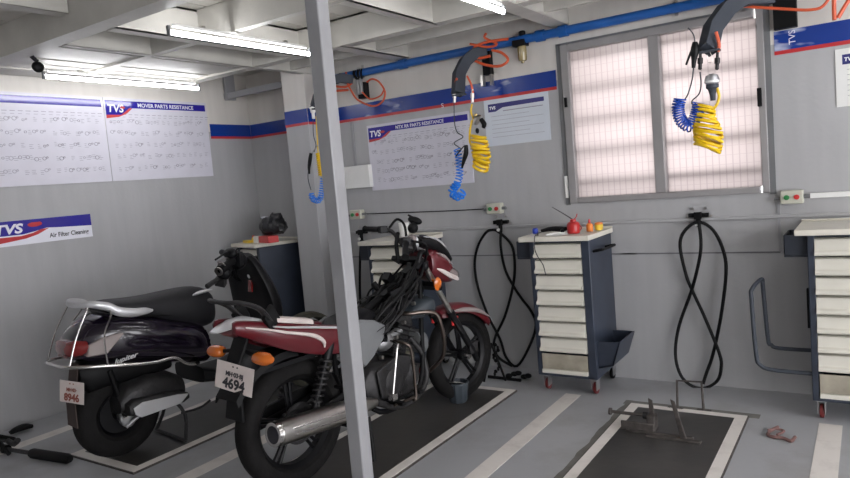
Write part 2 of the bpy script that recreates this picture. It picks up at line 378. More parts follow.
# window
wf = thing('window_1', '', ''); del wf['label'], wf['category']; wf['kind'] = 'structure'; wf.location = (0,0,0)
b = MB(); fw = .05
yb0, yb1 = YB-.018, YB+.06
b.bb(WX0, WX0+fw, yb0, yb1, WZ0, WZ1); b.bb(WX1-.036, WX1, yb0, yb1, WZ0, WZ1)
b.bb(WX0+fw, WX1-fw, yb0, yb1, WZ0, WZ0+.035); b.bb(WX0+fw, WX1-fw, yb0, yb1, WZ1-.045, WZ1)
mxc = (WX0+WX1)/2-.002
b.bb(mxc-.03, mxc+.03, yb0-.006, yb1, WZ0+.035, WZ1-.045)
b.build('window_frame', 'frame', wf, bevel=.004)
b = MB(); b.bb(WX0-.03, WX0, YB-.006, YB, WZ0-.01, WZ1+.01); b.bb(WX0-.03, WX1+.03, YB-.006, YB, WZ1, WZ1+.014); b.bb(WX1, WX1+.03, YB-.006, YB, WZ0-.01, WZ1+.01)
b.build('window_casing', 'grey', wf)
b = MB(); b.bb(WX0+fw, mxc-.03, YB+.022, YB+.028, WZ0+.035, WZ1-.045); b.build('pane', 'glass', wf)
b = MB(); b.bb(mxc+.03, WX1-.036, YB+.032, YB+.038, WZ0+.035, WZ1-.045); b.build('pane', 'glass', wf)
b = MB()
for i in range(5): b.box(((WX0+WX1)/2, YB+.068, WZ0+.13+i*.195), (WX1-WX0-.004, .012, .026))
b.build('grille_bar', 'conduit', wf)
b = MB(); b.bb(WX1-fw+.008, WX1-fw+.030, yb0-.016, yb0, 1.60, 1.70); b.build('latch', 'black', wf, bevel=.003)
b = MB(); b.bb(WX0+.012, WX0+.03, yb0-.014, yb0, 1.74, 1.80); b.build('latch', 'black', wf, bevel=.003)

# floor marks
def plane_mark(name, x0, x1, y0, y1, m, z=.0015): b = MB(); b.bb(x0, x1, y0, y1, 0, z); return b.build(name, m)
for x0, x1, y0, y1, lab in ((-1.566,-1.470,-1.5,3.73,'long white floor stripe between the motorcycle bay and the empty bay'),
        (-.237,-.138,-1.5,3.70,'long white floor stripe running under the right-hand drawer cabinet'),
        (-2.90,-2.80,-1.5,3.3,'long white floor stripe between the scooter and the motorcycle'),
        (-4.30,-4.20,-1.5,3.3,'white floor stripe nearest the left wall behind the scooter')):
    tag(plane_mark('floor_stripe', x0, x1, y0, y1, 'line'), lab, 'painted line', 'white stripes painted on the floor')
def lift(cx, label, yn=1.87, yf=3.672, wd=.61):
    t = thing('lift_platform', label, 'platform', (cx, (yn+yf)/2, 0), 0, 'sunken two-wheeler lift platforms')
    x0, x1 = cx-wd/2, cx+wd/2; e = .06
    b = MB(); b.bb(x0, x1, yn, yf, 0, .010); b.build('base_plate', 'rust', t, world=True)
    b = MB(); b.bb(x0+e, x1-e, yn+e, yf-e, .010, .013); b.build('deck_mat', 'deck', t, world=True)
    b = MB(); b.bb(x0+.006, x0+e, yn+.006, yf-.006, .010, .012); b.bb(x1-e, x1-.006, yn+.006, yf-.006, .010, .012)
    b.bb(x0+e, x1-e, yn+.006, yn+e, .010, .012); b.bb(x0+e, x1-e, yf-e, yf-.006, .010, .012); b.build('border_line', 'line', t, world=True)
    return t
lift(-3.455, 'dark platform with white border under the scooter')
lift(-2.168, 'dark platform with white border under the red motorcycle')
lift(-.852, 'empty dark platform with white border below the window', yf=3.668)
b = MB(); rnd = random.Random(3); L = []; Rr = []
for i in range(40):
    y = 1.9+i*.047; L.append((-1.186-.008*rnd.random()-.008*math.sin(i*.5)**2, y, .0006)); Rr.append((-1.157, y, .0006))
for i in range(39):
    b.poly([L[i], Rr[i], Rr[i+1], L[i+1]])
b.bb(-1.20, -.50, 3.668, 3.70+.03, 0, .0008)
tag(b.build('cement_patch', 'cement'), 'strip of raw cement along the edges of the empty platform', 'floor repair')

# ------------------------------------------------------------------ ceiling lights
def tube_light(x, y0, y1, z, label):
    t = thing('tube_light', label, 'light', (x, (y0+y1)/2, z), 0, 'fluorescent tubes under the ceiling')
    b = MB(); b.bb(x-.010, x+.010, y0+.02, y1-.02, z+.030, z+.046); b.build('batten', 'white', t, world=True, bevel=.003)
    b = MB(); b.cyl((x, y0, z), (x, y1, z), .0125, 16); b.build('tube', 'tube', t, world=True)
    for yy in (y0-.008, y1+.008):
        b = MB(); b.bb(x-.009, x+.009, yy-.006, yy+.006, z-.016, z+.032); b.build('end_holder', 'grey', t, world=True)
    b = MB()
    for f in (.2, .8): yy = y0+(y1-y0)*f; b.bb(x-.012, x+.012, yy-.012, yy+.012, z+.046, BZ-.003 if z < 2.2 else z+.06)
    b.build('bracket', 'steel', t, world=True)
TZ = 2.19
def tl(px0, py0, px1, py1, z, label, x=None):
    a = on(2, z, px0, py0); c = on(2, z, px1, py1); xx = (a.x+c.x)/2; tube_light(xx, a.y, c.y, z, label)
tl(43, 77, 200, 88, TZ, 'long lit tube mounted high above the wall chart on the left wall')
tl(168, 33, 311, 53.5, TZ, 'lit tube under the ceiling just left of the grey steel post')
c = on(2, TZ, 503, 11.5); tube_light(c.x, c.y-1.15, c.y, TZ, 'lit tube cut by the top edge above the blue pipe')

# grey steel post
pc = on(1, 1.90, 363, 478)
b = MB(); w = .031; px = pc.x
b.bb(px-w, px+w, 1.90-w, 1.90+w, 0, BZ); tag(base_at(b.build('steel_post', 'post', bevel=.005), (px, 1.9, 0)), 'grey painted square steel post standing in front of the red motorcycle', 'post')

# blue air pipe along the back wall
t = thing('air_pipe', 'thick blue compressed air pipe running along the top of the back wall', 'pipe', (-1.5, 4.085, 2.2))
b = MB(); b.cyl((-3.585, 4.085, 2.205), (2.9, 4.085, 2.205), .028, 16); b.build('pipe', 'pipe', t, world=True)
for px_, py_ in ((403, 62), (540, 33), (563, 27)):
    c = on(1, 4.085, px_, py_); b = MB(); b.cyl((c.x-.028, 4.085, 2.205), (c.x+.028, 4.085, 2.205), .036, 16); b.build('coupling', 'pipe', t, world=True)
for xx in (-3.2, -1.9, -.9, .6):
    b = MB(); b.bb(xx-.01, xx+.01, 4.075, YB, 2.235, 2.245); b.bb(xx-.01,xx+.01,YB-.006,YB,2.17,2.27); b.build('pipe_bracket', 'steel', t, world=True)

# ------------------------------------------------------------------ banners and posters
BN0, BN1 = 1.862, 1.985
def banner(name, a, c, nrm, label):
    """strip from a to c (x,y), standing off the wall along nrm"""
    a = Vector((*a, 0)); c = Vector((*c, 0)); nr = Vector((*nrm, 0))
    t = thing(name, label, 'banner', ((a+c)/2)+Vector((0,0,BN0)), 0, 'blue banner strips around the walls')
    def q(z0, z1, th):
        return [a+V(0,0,z0), c+V(0,0,z0), c+V(0,0,z1), a+V(0,0,z1)], nr*th
    b = MB(); b.prism(*q(BN0+.020, BN1, .003)); b.build('blue_print', 'banner', t, world=True)
    b = MB(); b.prism(*q(BN0, BN0+.020, .003)); b.build('red_line', 'swred', t, world=True)
    return t
yp = on(0, XL, 209, 120).y
banner('wall_banner', (XL, yp), (XL, YA-.004), (1, 0), 'short blue banner strip between the wall chart and the room corner')
banner('wall_banner', (XL+.004, YA), (-3.83, YA), (0, -1), 'blue banner strip in the alcove left of the white pillar')
banner('wall_banner', (-3.828, 3.895), (-3.589, 3.895), (0, -1), 'short blue banner strip across the front of the white pillar')
banner('wall_banner', (-3.587, 3.898), (-3.587, YB-.004), (1, 0), 'narrow blue banner strip around the side of the white pillar')
bx1 = on(1, YB, 556, 75).x
bn = banner('wall_banner', (-3.583, YB), (bx1, YB), (0, -1), 'long blue banner with white airbrushed streaks between pillar and window')
c = on(1, YB-.003, 441, 104); b = text_bm('S', .05, frame_mtx((c.x, YB-.0035, c.z-.03), (1,0,0), (0,0,1)), .001); b.build('lettering', 'wtext', bn, world=True)
bx2 = on(1, YB, 774, 40).x
bn = banner('wall_banner', (bx2, YB), (1.6, YB), (0, -1), 'blue banner with red edge at the right of the window')
c = on(1, YB-.003, 791, 40); b = text_bm('TVS', .045, frame_mtx((c.x+.02, YB-.0035, 1.905), (0,0,1), (-1,0,0)), .001); b.build('lettering', 'wtext', bn, world=True)

def poster(name, o, xd, nrm, w, h, label, title='', paper='paper', hdr='hblue', style='chart', left_cut=False, seed=1):
    """o lower-left corner in world, xd reading direction, nrm towards the room"""
    o = Vector(o); xd = Vector(xd); nr = Vector(nrm); up = V(0,0,1)
    t = thing(name, label, 'poster', o + xd*(w/2))
    rn = random.Random(seed)
    def Pp(u, v, d=0): return o + xd*u + up*v + nr*d
    def rect(b, u0, u1, v0, v1, d0, d1): b.prism([Pp(u0,v0,d0), Pp(u1,v0,d0), Pp(u1,v1,d0), Pp(u0,v1,d0)], nr*(d1-d0))
    b = MB(); rect(b, 0, w, 0, h, .001, .006); b.build('sheet', paper, t, world=True)
    if style == 'plain':
        b = MB(); rect(b, .02*w, .98*w, h*.88, h*.96, .006, .0065); b.build('header_band', hdr, t, world=True); return t
    if style == 'chart':
        m0 = .012; hh = h*.085; hy = h-.02
        b = MB(); b.prism([Pp(m0, hy-hh*2.1, .006), Pp(m0+.12, hy-hh*2.1, .006), Pp(m0+.20, hy-hh*1.0, .006), Pp(w-m0, hy-hh, .006), Pp(w-m0, hy, .006), Pp(m0, hy, .006)], nr*.0006)
        b.build('header_band', hdr, t, world=True)
        b = MB(); b.prism([Pp(m0, hy-hh*2.55, .006), Pp(m0+.10, hy-hh*2.3, .006), Pp(m0+.165, hy-hh*1.8, .006), Pp(m0+.215, hy-hh*1.02, .006), Pp(m0+.19, hy-hh*1.02, .006), Pp(m0+.12, hy-hh*2.0, .006), Pp(m0, hy-hh*2.05, .006)], nr*.0009)
        b.build('swoosh', 'swred', t, world=True)
        b = text_bm('TVS', hh*1.5, frame_mtx(Pp(m0+.01, hy-hh*1.62, .0070), xd, up), .0004, .15, .0016); b.build('logo_lettering', 'wtext', t, world=True)
        b = MB(); b.ell(Pp(m0+.135, hy-hh*.95, .0070), (.022, .0016, .009) if abs(xd.x) > .5 else (.0016, .022, .009), n=8, m=10); b.build('logo_mark', 'swred', t, world=True)
        if title:
            b = text_bm(title, hh*.80, frame_mtx(Pp(w*.30, hy-hh*.80, .0070), xd, up), .0004, 0, .0006); b.build('title_lettering', 'wtext', t, world=True)
        # small drawings: parts sketched as rings and table rules
        b = MB(); b2 = MB(); cols = max(4, int(w/.056)); rows = 5
        u_ax, v_ax = xd, up
        def ring(bb, u, v, r):
            pts = [Pp(u+r*math.cos(a*math.pi/4), v+r*.9*math.sin(a*math.pi/4), .0064) for a in range(8)]
            bb.tube(pts, .0014, 4, closed=True)
        for ri in range(rows):
            v0_ = h*.72-ri*h*.142
            for ci in range(cols):
                u = .045+(w-.08)*ci/cols+rn.uniform(-.008,.008); v = v0_+rn.uniform(-.008,.008)
                k = rn.random(); tgt = b2 if rn.random() < .42 else b
                if k < .55: ring(tgt, u, v, rn.uniform(.008, .015)); 
                if k > .25:
                    for j in range(3): rect(b, u+.016, u+.016+rn.uniform(.012,.03), v-.015+j*.012, v-.0125+j*.012, .006, .0064)
                if k < .3: ring(tgt, u+.02, v+.006, .006)
        for j in range(int(w/.05)):
            u = .04+j*.05; rect(b, u, u+.032, h*.80, h*.806, .006, .0063); rect(b, u, u+.025, h*.77, h*.774, .006, .0063)
        b.build('printed_diagrams', 'diag', t, world=True); b2.build('printed_outlines', 'diag2', t, world=True)
    if style == 'form':
        m0 = .03; hh = h*.09; hy = h-.03
        b = MB(); b.prism([Pp(m0, hy-hh*1.9, .006), Pp(m0+.055, hy-hh*1.9, .006), Pp(m0+.11, hy-hh*1.1, .006), Pp(w-m0, hy-hh, .006), Pp(w-m0, hy, .006), Pp(m0, hy, .006)], nr*.0006); b.build('header_band', hdr, t, world=True)
        b = text_bm('TVS', hh*1.0, frame_mtx(Pp(m0+.008, hy-hh*1.3, .0070), xd, up), .0004, .1, .001); b.build('logo_lettering', 'wtext', t, world=True)
        b = MB()
        for j in range(7):
            v = h*.72-j*h*.09; rect(b, m0+.02+(.09 if j == 0 else 0), w-m0-.01-(.1 if j % 2 else 0), v, v+.0022 if j else v+.006, .006, .0063)
        b.build('printed_lines', 'diag', t, world=True)
    return t
def wall_rect_L(px0, py0, px1, py1):
    a = on(0, XL, px0, py0); c = on(0, XL, px1, py1); return a.y, c.y, a.z, c.z
# left wall charts (reading direction is +y on the left wall)
yS = on(0, XL, 102, 100).y; yE = on(0, XL, 205, 104).y; zT = on(0, XL, 203, 103).z; zB = on(0, XL, 213, 176).z; y0 = on(0, XL, 0, 93).y-.35
poster('wall_chart', (XL, yS+.003, zB), (0,1,0), (1,0,0), yE-yS-.003, zT-zB, 'wide parts chart with title band, right half of the pair on the left wall', 'MOVER PARTS RESISTANCE', seed=4)
t = poster('wall_chart', (XL, y0, zB), (0,1,0), (1,0,0), yS-y0-.003, zT-zB, 'wide parts chart cut by the left edge, first of the pair on the left wall', '', seed=9)
# air filter sign
yR = on(0, XL, 91, 225).y; zt = on(0, XL, 88, 214).z; zb = on(0, XL, 91, 236.5).z; yLs = yR-.78; h = zt-zb
t = thing('station_sign', 'long blue and white sign reading Air Filter Cleaning below the wall charts', 'sign', (XL, (yLs+yR)/2, zb))
def Q(u, v, d=.006): return V(XL+d, yLs+u*(yR-yLs), zb+v*h)
b = MB(); b.prism([Q(0,0,.001), Q(1,0,.001), Q(1,1,.001), Q(0,1,.001)], (.005,0,0)); b.build('board', 'wtext', t, world=True)
b = MB(); b.prism([Q(0,.42), Q(.40,.42), Q(.50,.50), Q(.60,.60), Q(.72,.56), Q(1,.50), Q(1,1), Q(0,1)], (.0006,0,0)); b.build('blue_field', 'hblue', t, world=True)
b = MB(); b.prism([Q(0,0.02), Q(.22,.14), Q(.42,.24), Q(.52,.36), Q(.62,.58), Q(.55,.56), Q(.48,.44), Q(.38,.36), Q(0,.38)], (.0009,0,0)); b.build('red_swoosh', 'swred', t, world=True)
b = text_bm('TVS', h*.52, frame_mtx(Q(.17,.50,.0072), (0,1,0), (0,0,1)), .0004, .2, .003, 1.25); b.build('logo_lettering', 'wtext', t, world=True)
b = MB(); b.ell(Q(.50,.78,.0065), (.001, .045, h*.10), n=8, m=12); b.ell(Q(.54,.80,.0065), (.001, .02, h*.08), n=8, m=12); b.build('logo_mark', 'swred', t, world=True)
b = text_bm('Air Filter Cleaning', h*.265, frame_mtx(Q(.615,.17,.0072), (0,1,0), (0,0,1)), .0004, 0, .0008, .86); b.build('sign_lettering', 'ink', t, world=True)
# back wall charts
a = on(1, YB, 367, 126); c = on(1, YB, 468.5, 105); d = on(1, YB, 468.5, 183)
poster('wall_chart', (a.x, YB, d.z), (1,0,0), (0,-1,0), c.x-a.x, a.z-d.z, 'parts chart with blue title band on the back wall above the motorcycle', 'NTX RR PARTS RESISTANCE', hdr='hblue', seed=12)
a = on(1, YB, 484, 101); c = on(1, YB, 548, 90); d = on(1, YB, 548, 140)
poster('notice_board', (a.x, YB, d.z), (1,0,0), (0,-1,0), c.x-a.x, a.z-d.z, 'pale notice sheet with small header between the yellow coil and the window', paper='paperg', hdr='hnavy', style='form')
a = on(1, YB, 835, 50); d = on(1, YB, 840, 107)
poster('notice_board', (a.x, YB, d.z), (1,0,0), (0,-1,0), .40, a.z-d.z, 'notice sheet cut by the right edge of the photo below the banner', paper='white', hdr='hnavy', style='form', seed=2)
c = on(1, YB-.003, 846, 88)
# white box on wall by chart
a = on(1, YB-.05, 344, 166); d = on(1, YB-.05, 370, 187)
b = MB(); b.bb(a.x-.03, d.x, YB-.05, YB, d.z, a.z-.008); tag(base_at(b.build('junction_box', 'white', bevel=.004), ((a.x+d.x)/2, YB-.02, d.z)), 'white rectangular box on the back wall left of the chart', 'box')
c = on(1, YB-.01, 352, 130)
b = MB(); b.bb(c.x-.012, c.x+.012, YB-.012, YB, a.z-.005, 1.86); tag(base_at(b.build('cable_trunking', 'conduit'), (c.x, YB, a.z)), 'thin vertical cable duct above the white junction box', 'duct')

# ------------------------------------------------------------------ tool cabinets
def make_cabinet(label):
    """local frame: x right, y back, origin on the floor under the front left corner of the body"""
    t = thing('tool_cabinet', label, 'cabinet', (0,0,0), 0, 'navy tool cabinets with cream drawers')
    W, D, Z0, Z1 = .375, .40, .105, .935
    b = MB(); T = .018
    b.bb(0, T+.012, 0, D, Z0, Z1); b.bb(W-.050, W, 0, D, Z0, Z1); b.bb(T, W-T, D-T, D, Z0, Z1); b.bb(T, W-T, .0, D, Z0, Z0+.02); b.bb(T, W-T, .02, D, Z1-.015, Z1)
    b.bb(T, W-T, .05, D-T, .24, .25)
    b.build('body', 'navy', t, bevel=.004)
    b = MB(); b.bb(-.05, W+.015, -.045, D+.0, Z1, Z1+.030); w = b.build('worktop', 'top', t, bevel=.004)
    b = MB(); b.bb(-.05, W+.015, D-.015, D+.0, Z1+.030, Z1+.040); b.build('worktop_lip', 'top', w, bevel=.003)
    n = 7; z1 = Z1-.012; z0 = .255; hh = (z1-z0)/n
    for i in range(n):
        zt = z1-i*hh; zb = zt-hh+.003; x0, x1 = .031, W-.052
        prof = [(.045, zb+.004), (-.012, zb+.002), (-.024, zb+.006), (-.026, zb+.014), (-.022, zb+.022), (-.009, zb+.030), (-.003, zb+.042), (-.003, zt-.022), (.002, zt-.012), (.020, zt-.006), (.045, zt-.006)]
        b = MB(); b.prism([(x0, y, z) for y, z in prof], (x1-x0, 0, 0)); dr = b.build('drawer', 'drawer', t, auto=30)
    b = MB(); b.bb(.033, W-.054, -.004, .004, .150, .245); fp = b.build('bottom_flap', 'flap', t, bevel=.002, label='dirty beige bottom flap'); b = MB(); b.bb(.033, W-.054, -.014, .004, .125, .149); b.build('flap_lip', 'drawer', fp, bevel=.002)
    for sx in (.035, W-.035):
        for syy in (.045, D-.045):
            cs = MB(); cs.bb(sx-.024, sx+.024, syy-.024, syy+.024, .095, Z0); cs.bb(sx-.018, sx-.014, syy-.02, syy+.034, .03, .096); cs.bb(sx+.014, sx+.018, syy-.02, syy+.034, .03, .096)
            co = cs.build('caster', 'alu', t)
            w2 = MB(); w2.lathe([(.001,-.011),(.018,-.011),(.034,-.009),(.036,0),(.034,.009),(.018,.011),(.001,.011)], (sx, syy+.02, .037), (1,0,0), 18); w2.build('caster_wheel', 'casterred' if syy < .1 else 'black', co)
    # side bin on the right flank, tool tray on the left, side rail
    b = MB(); bx = W; b.prism([(bx, .03, .165), (bx+.09, .03, .19), (bx+.135, .03, .33), (bx+.125, .03, .33), (bx+.08, .03, .20), (bx, .03, .18)], (0, .30, 0))
    b.prism([(bx, .03, .165), (bx+.09, .03, .19), (bx+.135, .03, .33), (bx, .03, .33)], (0, .008, 0)); b.prism([(bx, .322, .165), (bx+.09, .322, .19), (bx+.135, .322, .33), (bx, .322, .33)], (0, .008, 0))
    b.build('side_bin', 'navy', t, bevel=.002)
    b = MB(); b.bb(-.105, -.001, .04, .29, .82, .83); b.bb(-.105, -.097, .04, .29, .83, .932); b.bb(-.105, -.001, .04, .048, .83, .932); b.bb(-.105, -.001, .282, .29, .83, .932)
    b.build('side_tray', 'navyd', t, bevel=.003)
    b = MB(); b.tube([(W, .06, .86), (W+.05, .06, .87), (W+.06, .08, .87), (W+.06, .26, .87), (W+.05, .28, .87), (W, .28, .86)], .008, 8, 3); b.build('towel_rail', 'black', t)
    b = MB(); b.bb(-.014, -.001, .05, .08, .46, .66); b.build('side_hook_bar', 'black', t, bevel=.002)
    b = MB()
    P_ = [(0, .03, .27), (-.13, .03, .27), (-.175, .03, .30), (-.19, .03, .35), (-.21, .03, .66), (-.235, .02, .60), (-.235, .0, .55)]
    return t
cab = make_cabinet('tool cabinet under the window with oil can on its cream worktop')
CX = on(1, 3.72, 529, 300).x
cab.location = (-1.733, 3.72, 0)
cab4 = copy_tree(cab, (-.262, 3.72, 0), 0, 'tool cabinet cut by the right edge of the photo with bent push handle')
cab2 = copy_tree(cab, (-2.985, 3.72, 0), 0, 'tool cabinet partly hidden behind the motorcycle handlebars')
cab1 = copy_tree(cab, (-4.47, 3.84, 0), -R(16), 'tool cabinet in the left corner with black bag on top')
for ch in list(cab2.children):
    if ch.name.startswith('side_bin') or ch.name.startswith('towel_rail'): bpy.data.objects.remove(ch)
for ch in list(cab1.children):
    if ch.name.startswith('side_bin') or ch.name.startswith('towel_rail') or ch.name.startswith('side_tray'): bpy.data.objects.remove(ch)
# push handle on the right-hand cabinet: a bent U of steel tube
b = MB()
o4 = V(-.262, 3.72, 0)
pts = [V(-.262, 3.745, .236), V(-.44, 3.745, .240), V(-.495, 3.745, .262), V(-.512, 3.745, .32), V(-.522, 3.745, .60), V(-.520, 3.76, .655), V(-.487, 3.86, .690), V(-.483, 3.88, .64), V(-.470, 3.88, .37), V(-.455, 3.88, .335), V(-.42, 3.88, .32), V(-.262, 3.88, .318)]
b.tube([p-o4 for p in pts], .0105, 10, 4); b.build('push_handle', 'arm', cab4)

# ------------------------------------------------------------------ air line hardware
def path(y, pts): return [on(1, y, *p) for p in pts]
def coil(b, pts, rad, turns, wr, n=14, sm=5, squash=1.0, wob=0, tilt=0):
    c = smooth_path(pts, 12); L = [0]
    for i in range(1, len(c)): L.append(L[-1]+(c[i]-c[i-1]).length)
    T = L[-1]; N = int(turns*n); out = []; u = None
    for k in range(N+1):
        s = T*k/N; i = max(j for j in range(len(L)) if L[j] <= s+1e-9); i = min(i, len(c)-2)
        f = (s-L[i])/max(1e-9, L[i+1]-L[i]); p = c[i].lerp(c[i+1], f); t = (c[i+1]-c[i]).normalized()
        if u is None: u = t.cross(V(0,1,0)); u = u.normalized() if u.length > .1 else V(1,0,0)
        u = (u-t*u.dot(t)).normalized(); v = t.cross(u); a = 2*math.pi*turns*k/N
        r = rad(k/N) if callable(rad) else rad
        r *= 1+wob*math.sin(a*.37+k*.05)
        out.append(p+u*(r*math.cos(a))+v*(r*squash*math.sin(a))+t*(tilt*r*math.cos(a+.4*math.sin(k*.11))))
    b.tube(out, wr, 6)
    return out
def hose(name, pts, r, m, label, cat='hose', grp=None, y=None):
    b = MB(); b.tube(pts, r, 8, 5); return tag(base_at(b.build(name, m), pts[0]), label, cat, grp)

def arm(label, centre, y0, y1, wpx, br, group='swing arms for the coiled air hoses'):
    """bent sheet-metal channel: centre pixels from the wall to the tip, y running y0 -> y1"""
    n = len(centre); ys = [y0+(y1-y0)*(i/(n-1)) for i in range(n)]
    pts = [on(1, ys[i], *centre[i]) for i in range(n)]
    t = thing('hose_arm', label, 'hose arm', pts[0], 0, group)
    b = MB(); b.tube(pts, [wpx*1.25]*n, 4, 0, flat=(.75, 1.0), ph=math.pi/4); b.build('arm_channel', 'arm', t, world=True, bevel=.003)
    e = pts[-1]
    b = MB(); b.bb(e.x-wpx*.9, e.x+wpx*1.2, e.y-.02, e.y+.02, e.z-.012, e.z-.002); b.build('end_plate', 'arm', t, world=True)
    return t, pts

# middle station --------------------------------------------------
t, P = arm('grey bent hose arm hanging above the yellow coil at the middle of the back wall', [(486,53),(474,54),(465,62),(459,74),(458,94)], 4.06, 3.80, .042, None)
a = on(1, YB-.03, 487, 60)
b = MB(); b.bb(a.x-.03, a.x+.03, YB-.05, YB, a.z-.10, a.z+.11); b.build('wall_bracket', 'black', t, world=True, bevel=.004)
b = MB(); b.bb(a.x-.045, a.x-.028, YB-.06, YB-.02, a.z-.17, a.z-.10); b.build('fitting', 'steel', t, world=True); b = MB(); b.bb(a.x+.02, a.x+.035, YB-.05, YB-.02, a.z-.17, a.z-.10); b.build('fitting', 'steel', t, world=True)
for p_, rr_ in ((path(4.0, [(508,39),(492,41),(478,45),(472,52),(478,58),(490,56)]), .009), (path(4.0, [(492,50),(502,53),(508,60),(500,66),(486,65),(473,60)]), .009), (path(4.0, [(470,44),(487,47),(497,44),(485,38),(486,33)]), .008)):
    b = MB(); b.tube(p_, rr_, 8, 4); b.build('orange_air_line', 'orhose', t, world=True)
for q, m_ in ((454.5, 'steel'), (472.5, 'steel')):
    a = on(1, 3.80, q, 91); c = on(1, 3.80, q, 103)
    b = MB(); b.lathe([(.004,0),(.010,.004),(.010,.03),(.013,.032),(.013,.06),(.007,.064),(.007,.085)], c, (a-c), 12); b.build('quick_coupler', m_, t, world=True)
b = MB(); b.tube(path(3.8, [(457,78),(455,84),(454,94)]), .007, 8, 3); b.build('orange_air_line', 'orhose', t, world=True); b = MB(); b.tube(path(3.8, [(467,76),(471,84),(473,93)]), .007, 8, 3); b.build('orange_air_line', 'orhose', t, world=True)
# blue coil + blow gun
r_ = thing('coiled_air_hose', 'light blue coiled hose hanging in front of the back wall chart', 'air hose', on(1, 3.8, 454, 104), 0, 'coiled air hoses')
b = MB(); coil(b, path(3.8, [(457,149),(459,160),(459.5,175),(457,184)]), .022, 11, .0042); b.build('coil', 'bluehose', r_, world=True)
b = MB(); coil(b, path(3.8, [(458,183),(454,188),(452,193),(459,197),(463,192)]), .022, 9, .0075); b.build('bunched_end', 'bluehose', r_, world=True)
b = MB(); b.tube(path(3.8, [(454,103),(454.5,122),(457,132),(463,137),(454,143),(461,149),(457,151)]), .0032, 6, 5); b.build('lead_in', 'arm', r_, world=True)
g = thing('blow_gun', 'black blow gun tucked beside the light blue coil', 'air gun', on(1, 3.77, 465, 147), 0, 'black blow guns on the blue hoses')
b = MB(); b.tube(path(3.77, [(466,145),(466,153),(464,160),(462,168)]), [.012,.016,.013,.006], 10, 3); b.build('grip', 'blk2', g, world=True)
b = MB(); b.tube(path(3.77, [(464,146),(459,152),(456,156)]), .004, 8); b.build('nozzle', 'blk2', g, world=True)
# yellow coil
r_ = thing('coiled_air_hose', 'yellow coiled hose hanging left of the notice sheet', 'air hose', on(1, 3.8, 473, 104), 0, 'coiled air hoses')
b = MB(); coil(b, path(3.8, [(479,136),(480,147),(481.5,158),(480,169)]), lambda f: .046+.008*math.sin(f*3.1), 8.5, .0095, n=20, squash=.9, tilt=.35); b.build('coil', 'yellow', r_, world=True)
b = MB(); b.tube(path(3.79, [(472,120),(470,130),(470,142),(474,150)]), .007, 8, 4); b.tube(path(3.8, [(472,104),(471,112),(474,120)]), .006, 8, 3); b.build('lead_in', 'yellow', r_, world=True)
c = on(1, 3.78, 479, 121)
g = thing('impact_wrench', 'small silver and black air tool above the yellow coil', 'air tool', c)
b = MB(); b.tube([c+V(-.03,0,-.02), c+V(-.01,0,.015), c+V(.02,0,.02)], [.015,.022,.015], 12, 3); b.build('housing', 'steel', g, world=True)
b = MB(); b.tube([c+V(.015,0,.01), c+V(.035,0,-.025), c+V(.025,0,-.045)], [.014,.016,.011], 10, 3); b.ell(c+V(-.015,-.005,-.06), (.012,.012,.018)); b.build('handle', 'black', g, world=True)
b = MB(); b.lathe([(.008,0),(.012,.006),(.012,.03),(.006,.034)], c+V(-.02,0,.015), (0,0,1), 12); b.build('inlet', 'brass', g, world=True)
# filter regulators
def frl(px, py, label):
    c = on(1, YB-.05, px, py)
    t = thing('air_filter', label, 'air filter', c, 0, 'air filter bowls on the blue pipe')
    b = MB(); b.lathe([(.004,-.085),(.010,-.083),(.012,-.072),(.026,-.068),(.029,-.055),(.030,.02),(.026,.024)], c, (0,0,1), 18); b.build('bowl', 'bfilter', t, world=True)
    b = MB(); b.bb(c.x-.05, c.x+.036, YB-.09, YB-.015, c.z+.024, c.z+.062); b.lathe([(.018,0),(.018,.028),(.022,.03),(.022,.055),(.015,.06)], c+V(.008,0,.06), (0,0,1), 14); b.build('head', 'black', t, world=True, bevel=.004)
    return t
frl(522, 50, 'smoky brown filter bowl below the blue pipe left of the window')
# left station (partly behind the steel post)
t, P = arm('hose arm mostly hidden behind the steel post', [(352,80),(340,78),(326,84),(318,96),(315,108)], 4.06, 3.72, .038, None)
a = on(1, YB-.05, 360, 84)
b = MB(); b.bb(a.x-.022, a.x+.045, YB-.06, YB, a.z-.11, a.z+.01); b.build('wall_bracket', 'black', t, world=True, bevel=.004)
b = MB(); b.bb(a.x-.015, a.x+.012, YB-.085, YB-.06, a.z-.08, a.z+.03); b.bb(a.x+.022, a.x+.036, YB-.085, YB-.06, a.z-.08, a.z+.04); b.build('valve_body', 'alu', t, world=True, bevel=.003)
b = MB()
for k in range(5): b.tube([a+V(-.01+.012*k, -.02, .03), a+V(-.03+.018*k, -.03-.01*(k%2), .07), a+V(-.02+.02*k, -.04, .10)], .006, 6, 3)
b.build('black_tubing', 'black', t, world=True)
b = MB()
b = MB(); b.tube(path(4.02, [(346,72),(347,82),(352,92),(358,100),(372,106),(382,102),(385,92),(379,82),(372,79),(367,82)]), .0072, 8, 5); b.build('orange_air_line', 'orhose', t, world=True)
b = MB(); b.tube(path(4.04, [(334,86),(345,87),(352,83)]), .009, 8, 3); b.build('orange_air_line', 'orhose', t, world=True); b = MB(); b.tube(path(4.04, [(334,91),(348,90)]), .009, 8, 0); b.build('orange_air_line', 'orhose', t, world=True)
b = MB(); b.tube(path(4.0, [(362,92),(370,99),(380,96),(384,90)]), .006, 8, 4)
b.build('orange_air_line', 'orhose', t, world=True)
a = on(1, 3.72, 313, 112)
b = MB(); b.lathe([(.006,-.05),(.012,-.046),(.012,-.01),(.018,0),(.024,.03),(.016,.05)], a, (0,0,1), 14); b.build('quick_coupler', 'white', t, world=True)
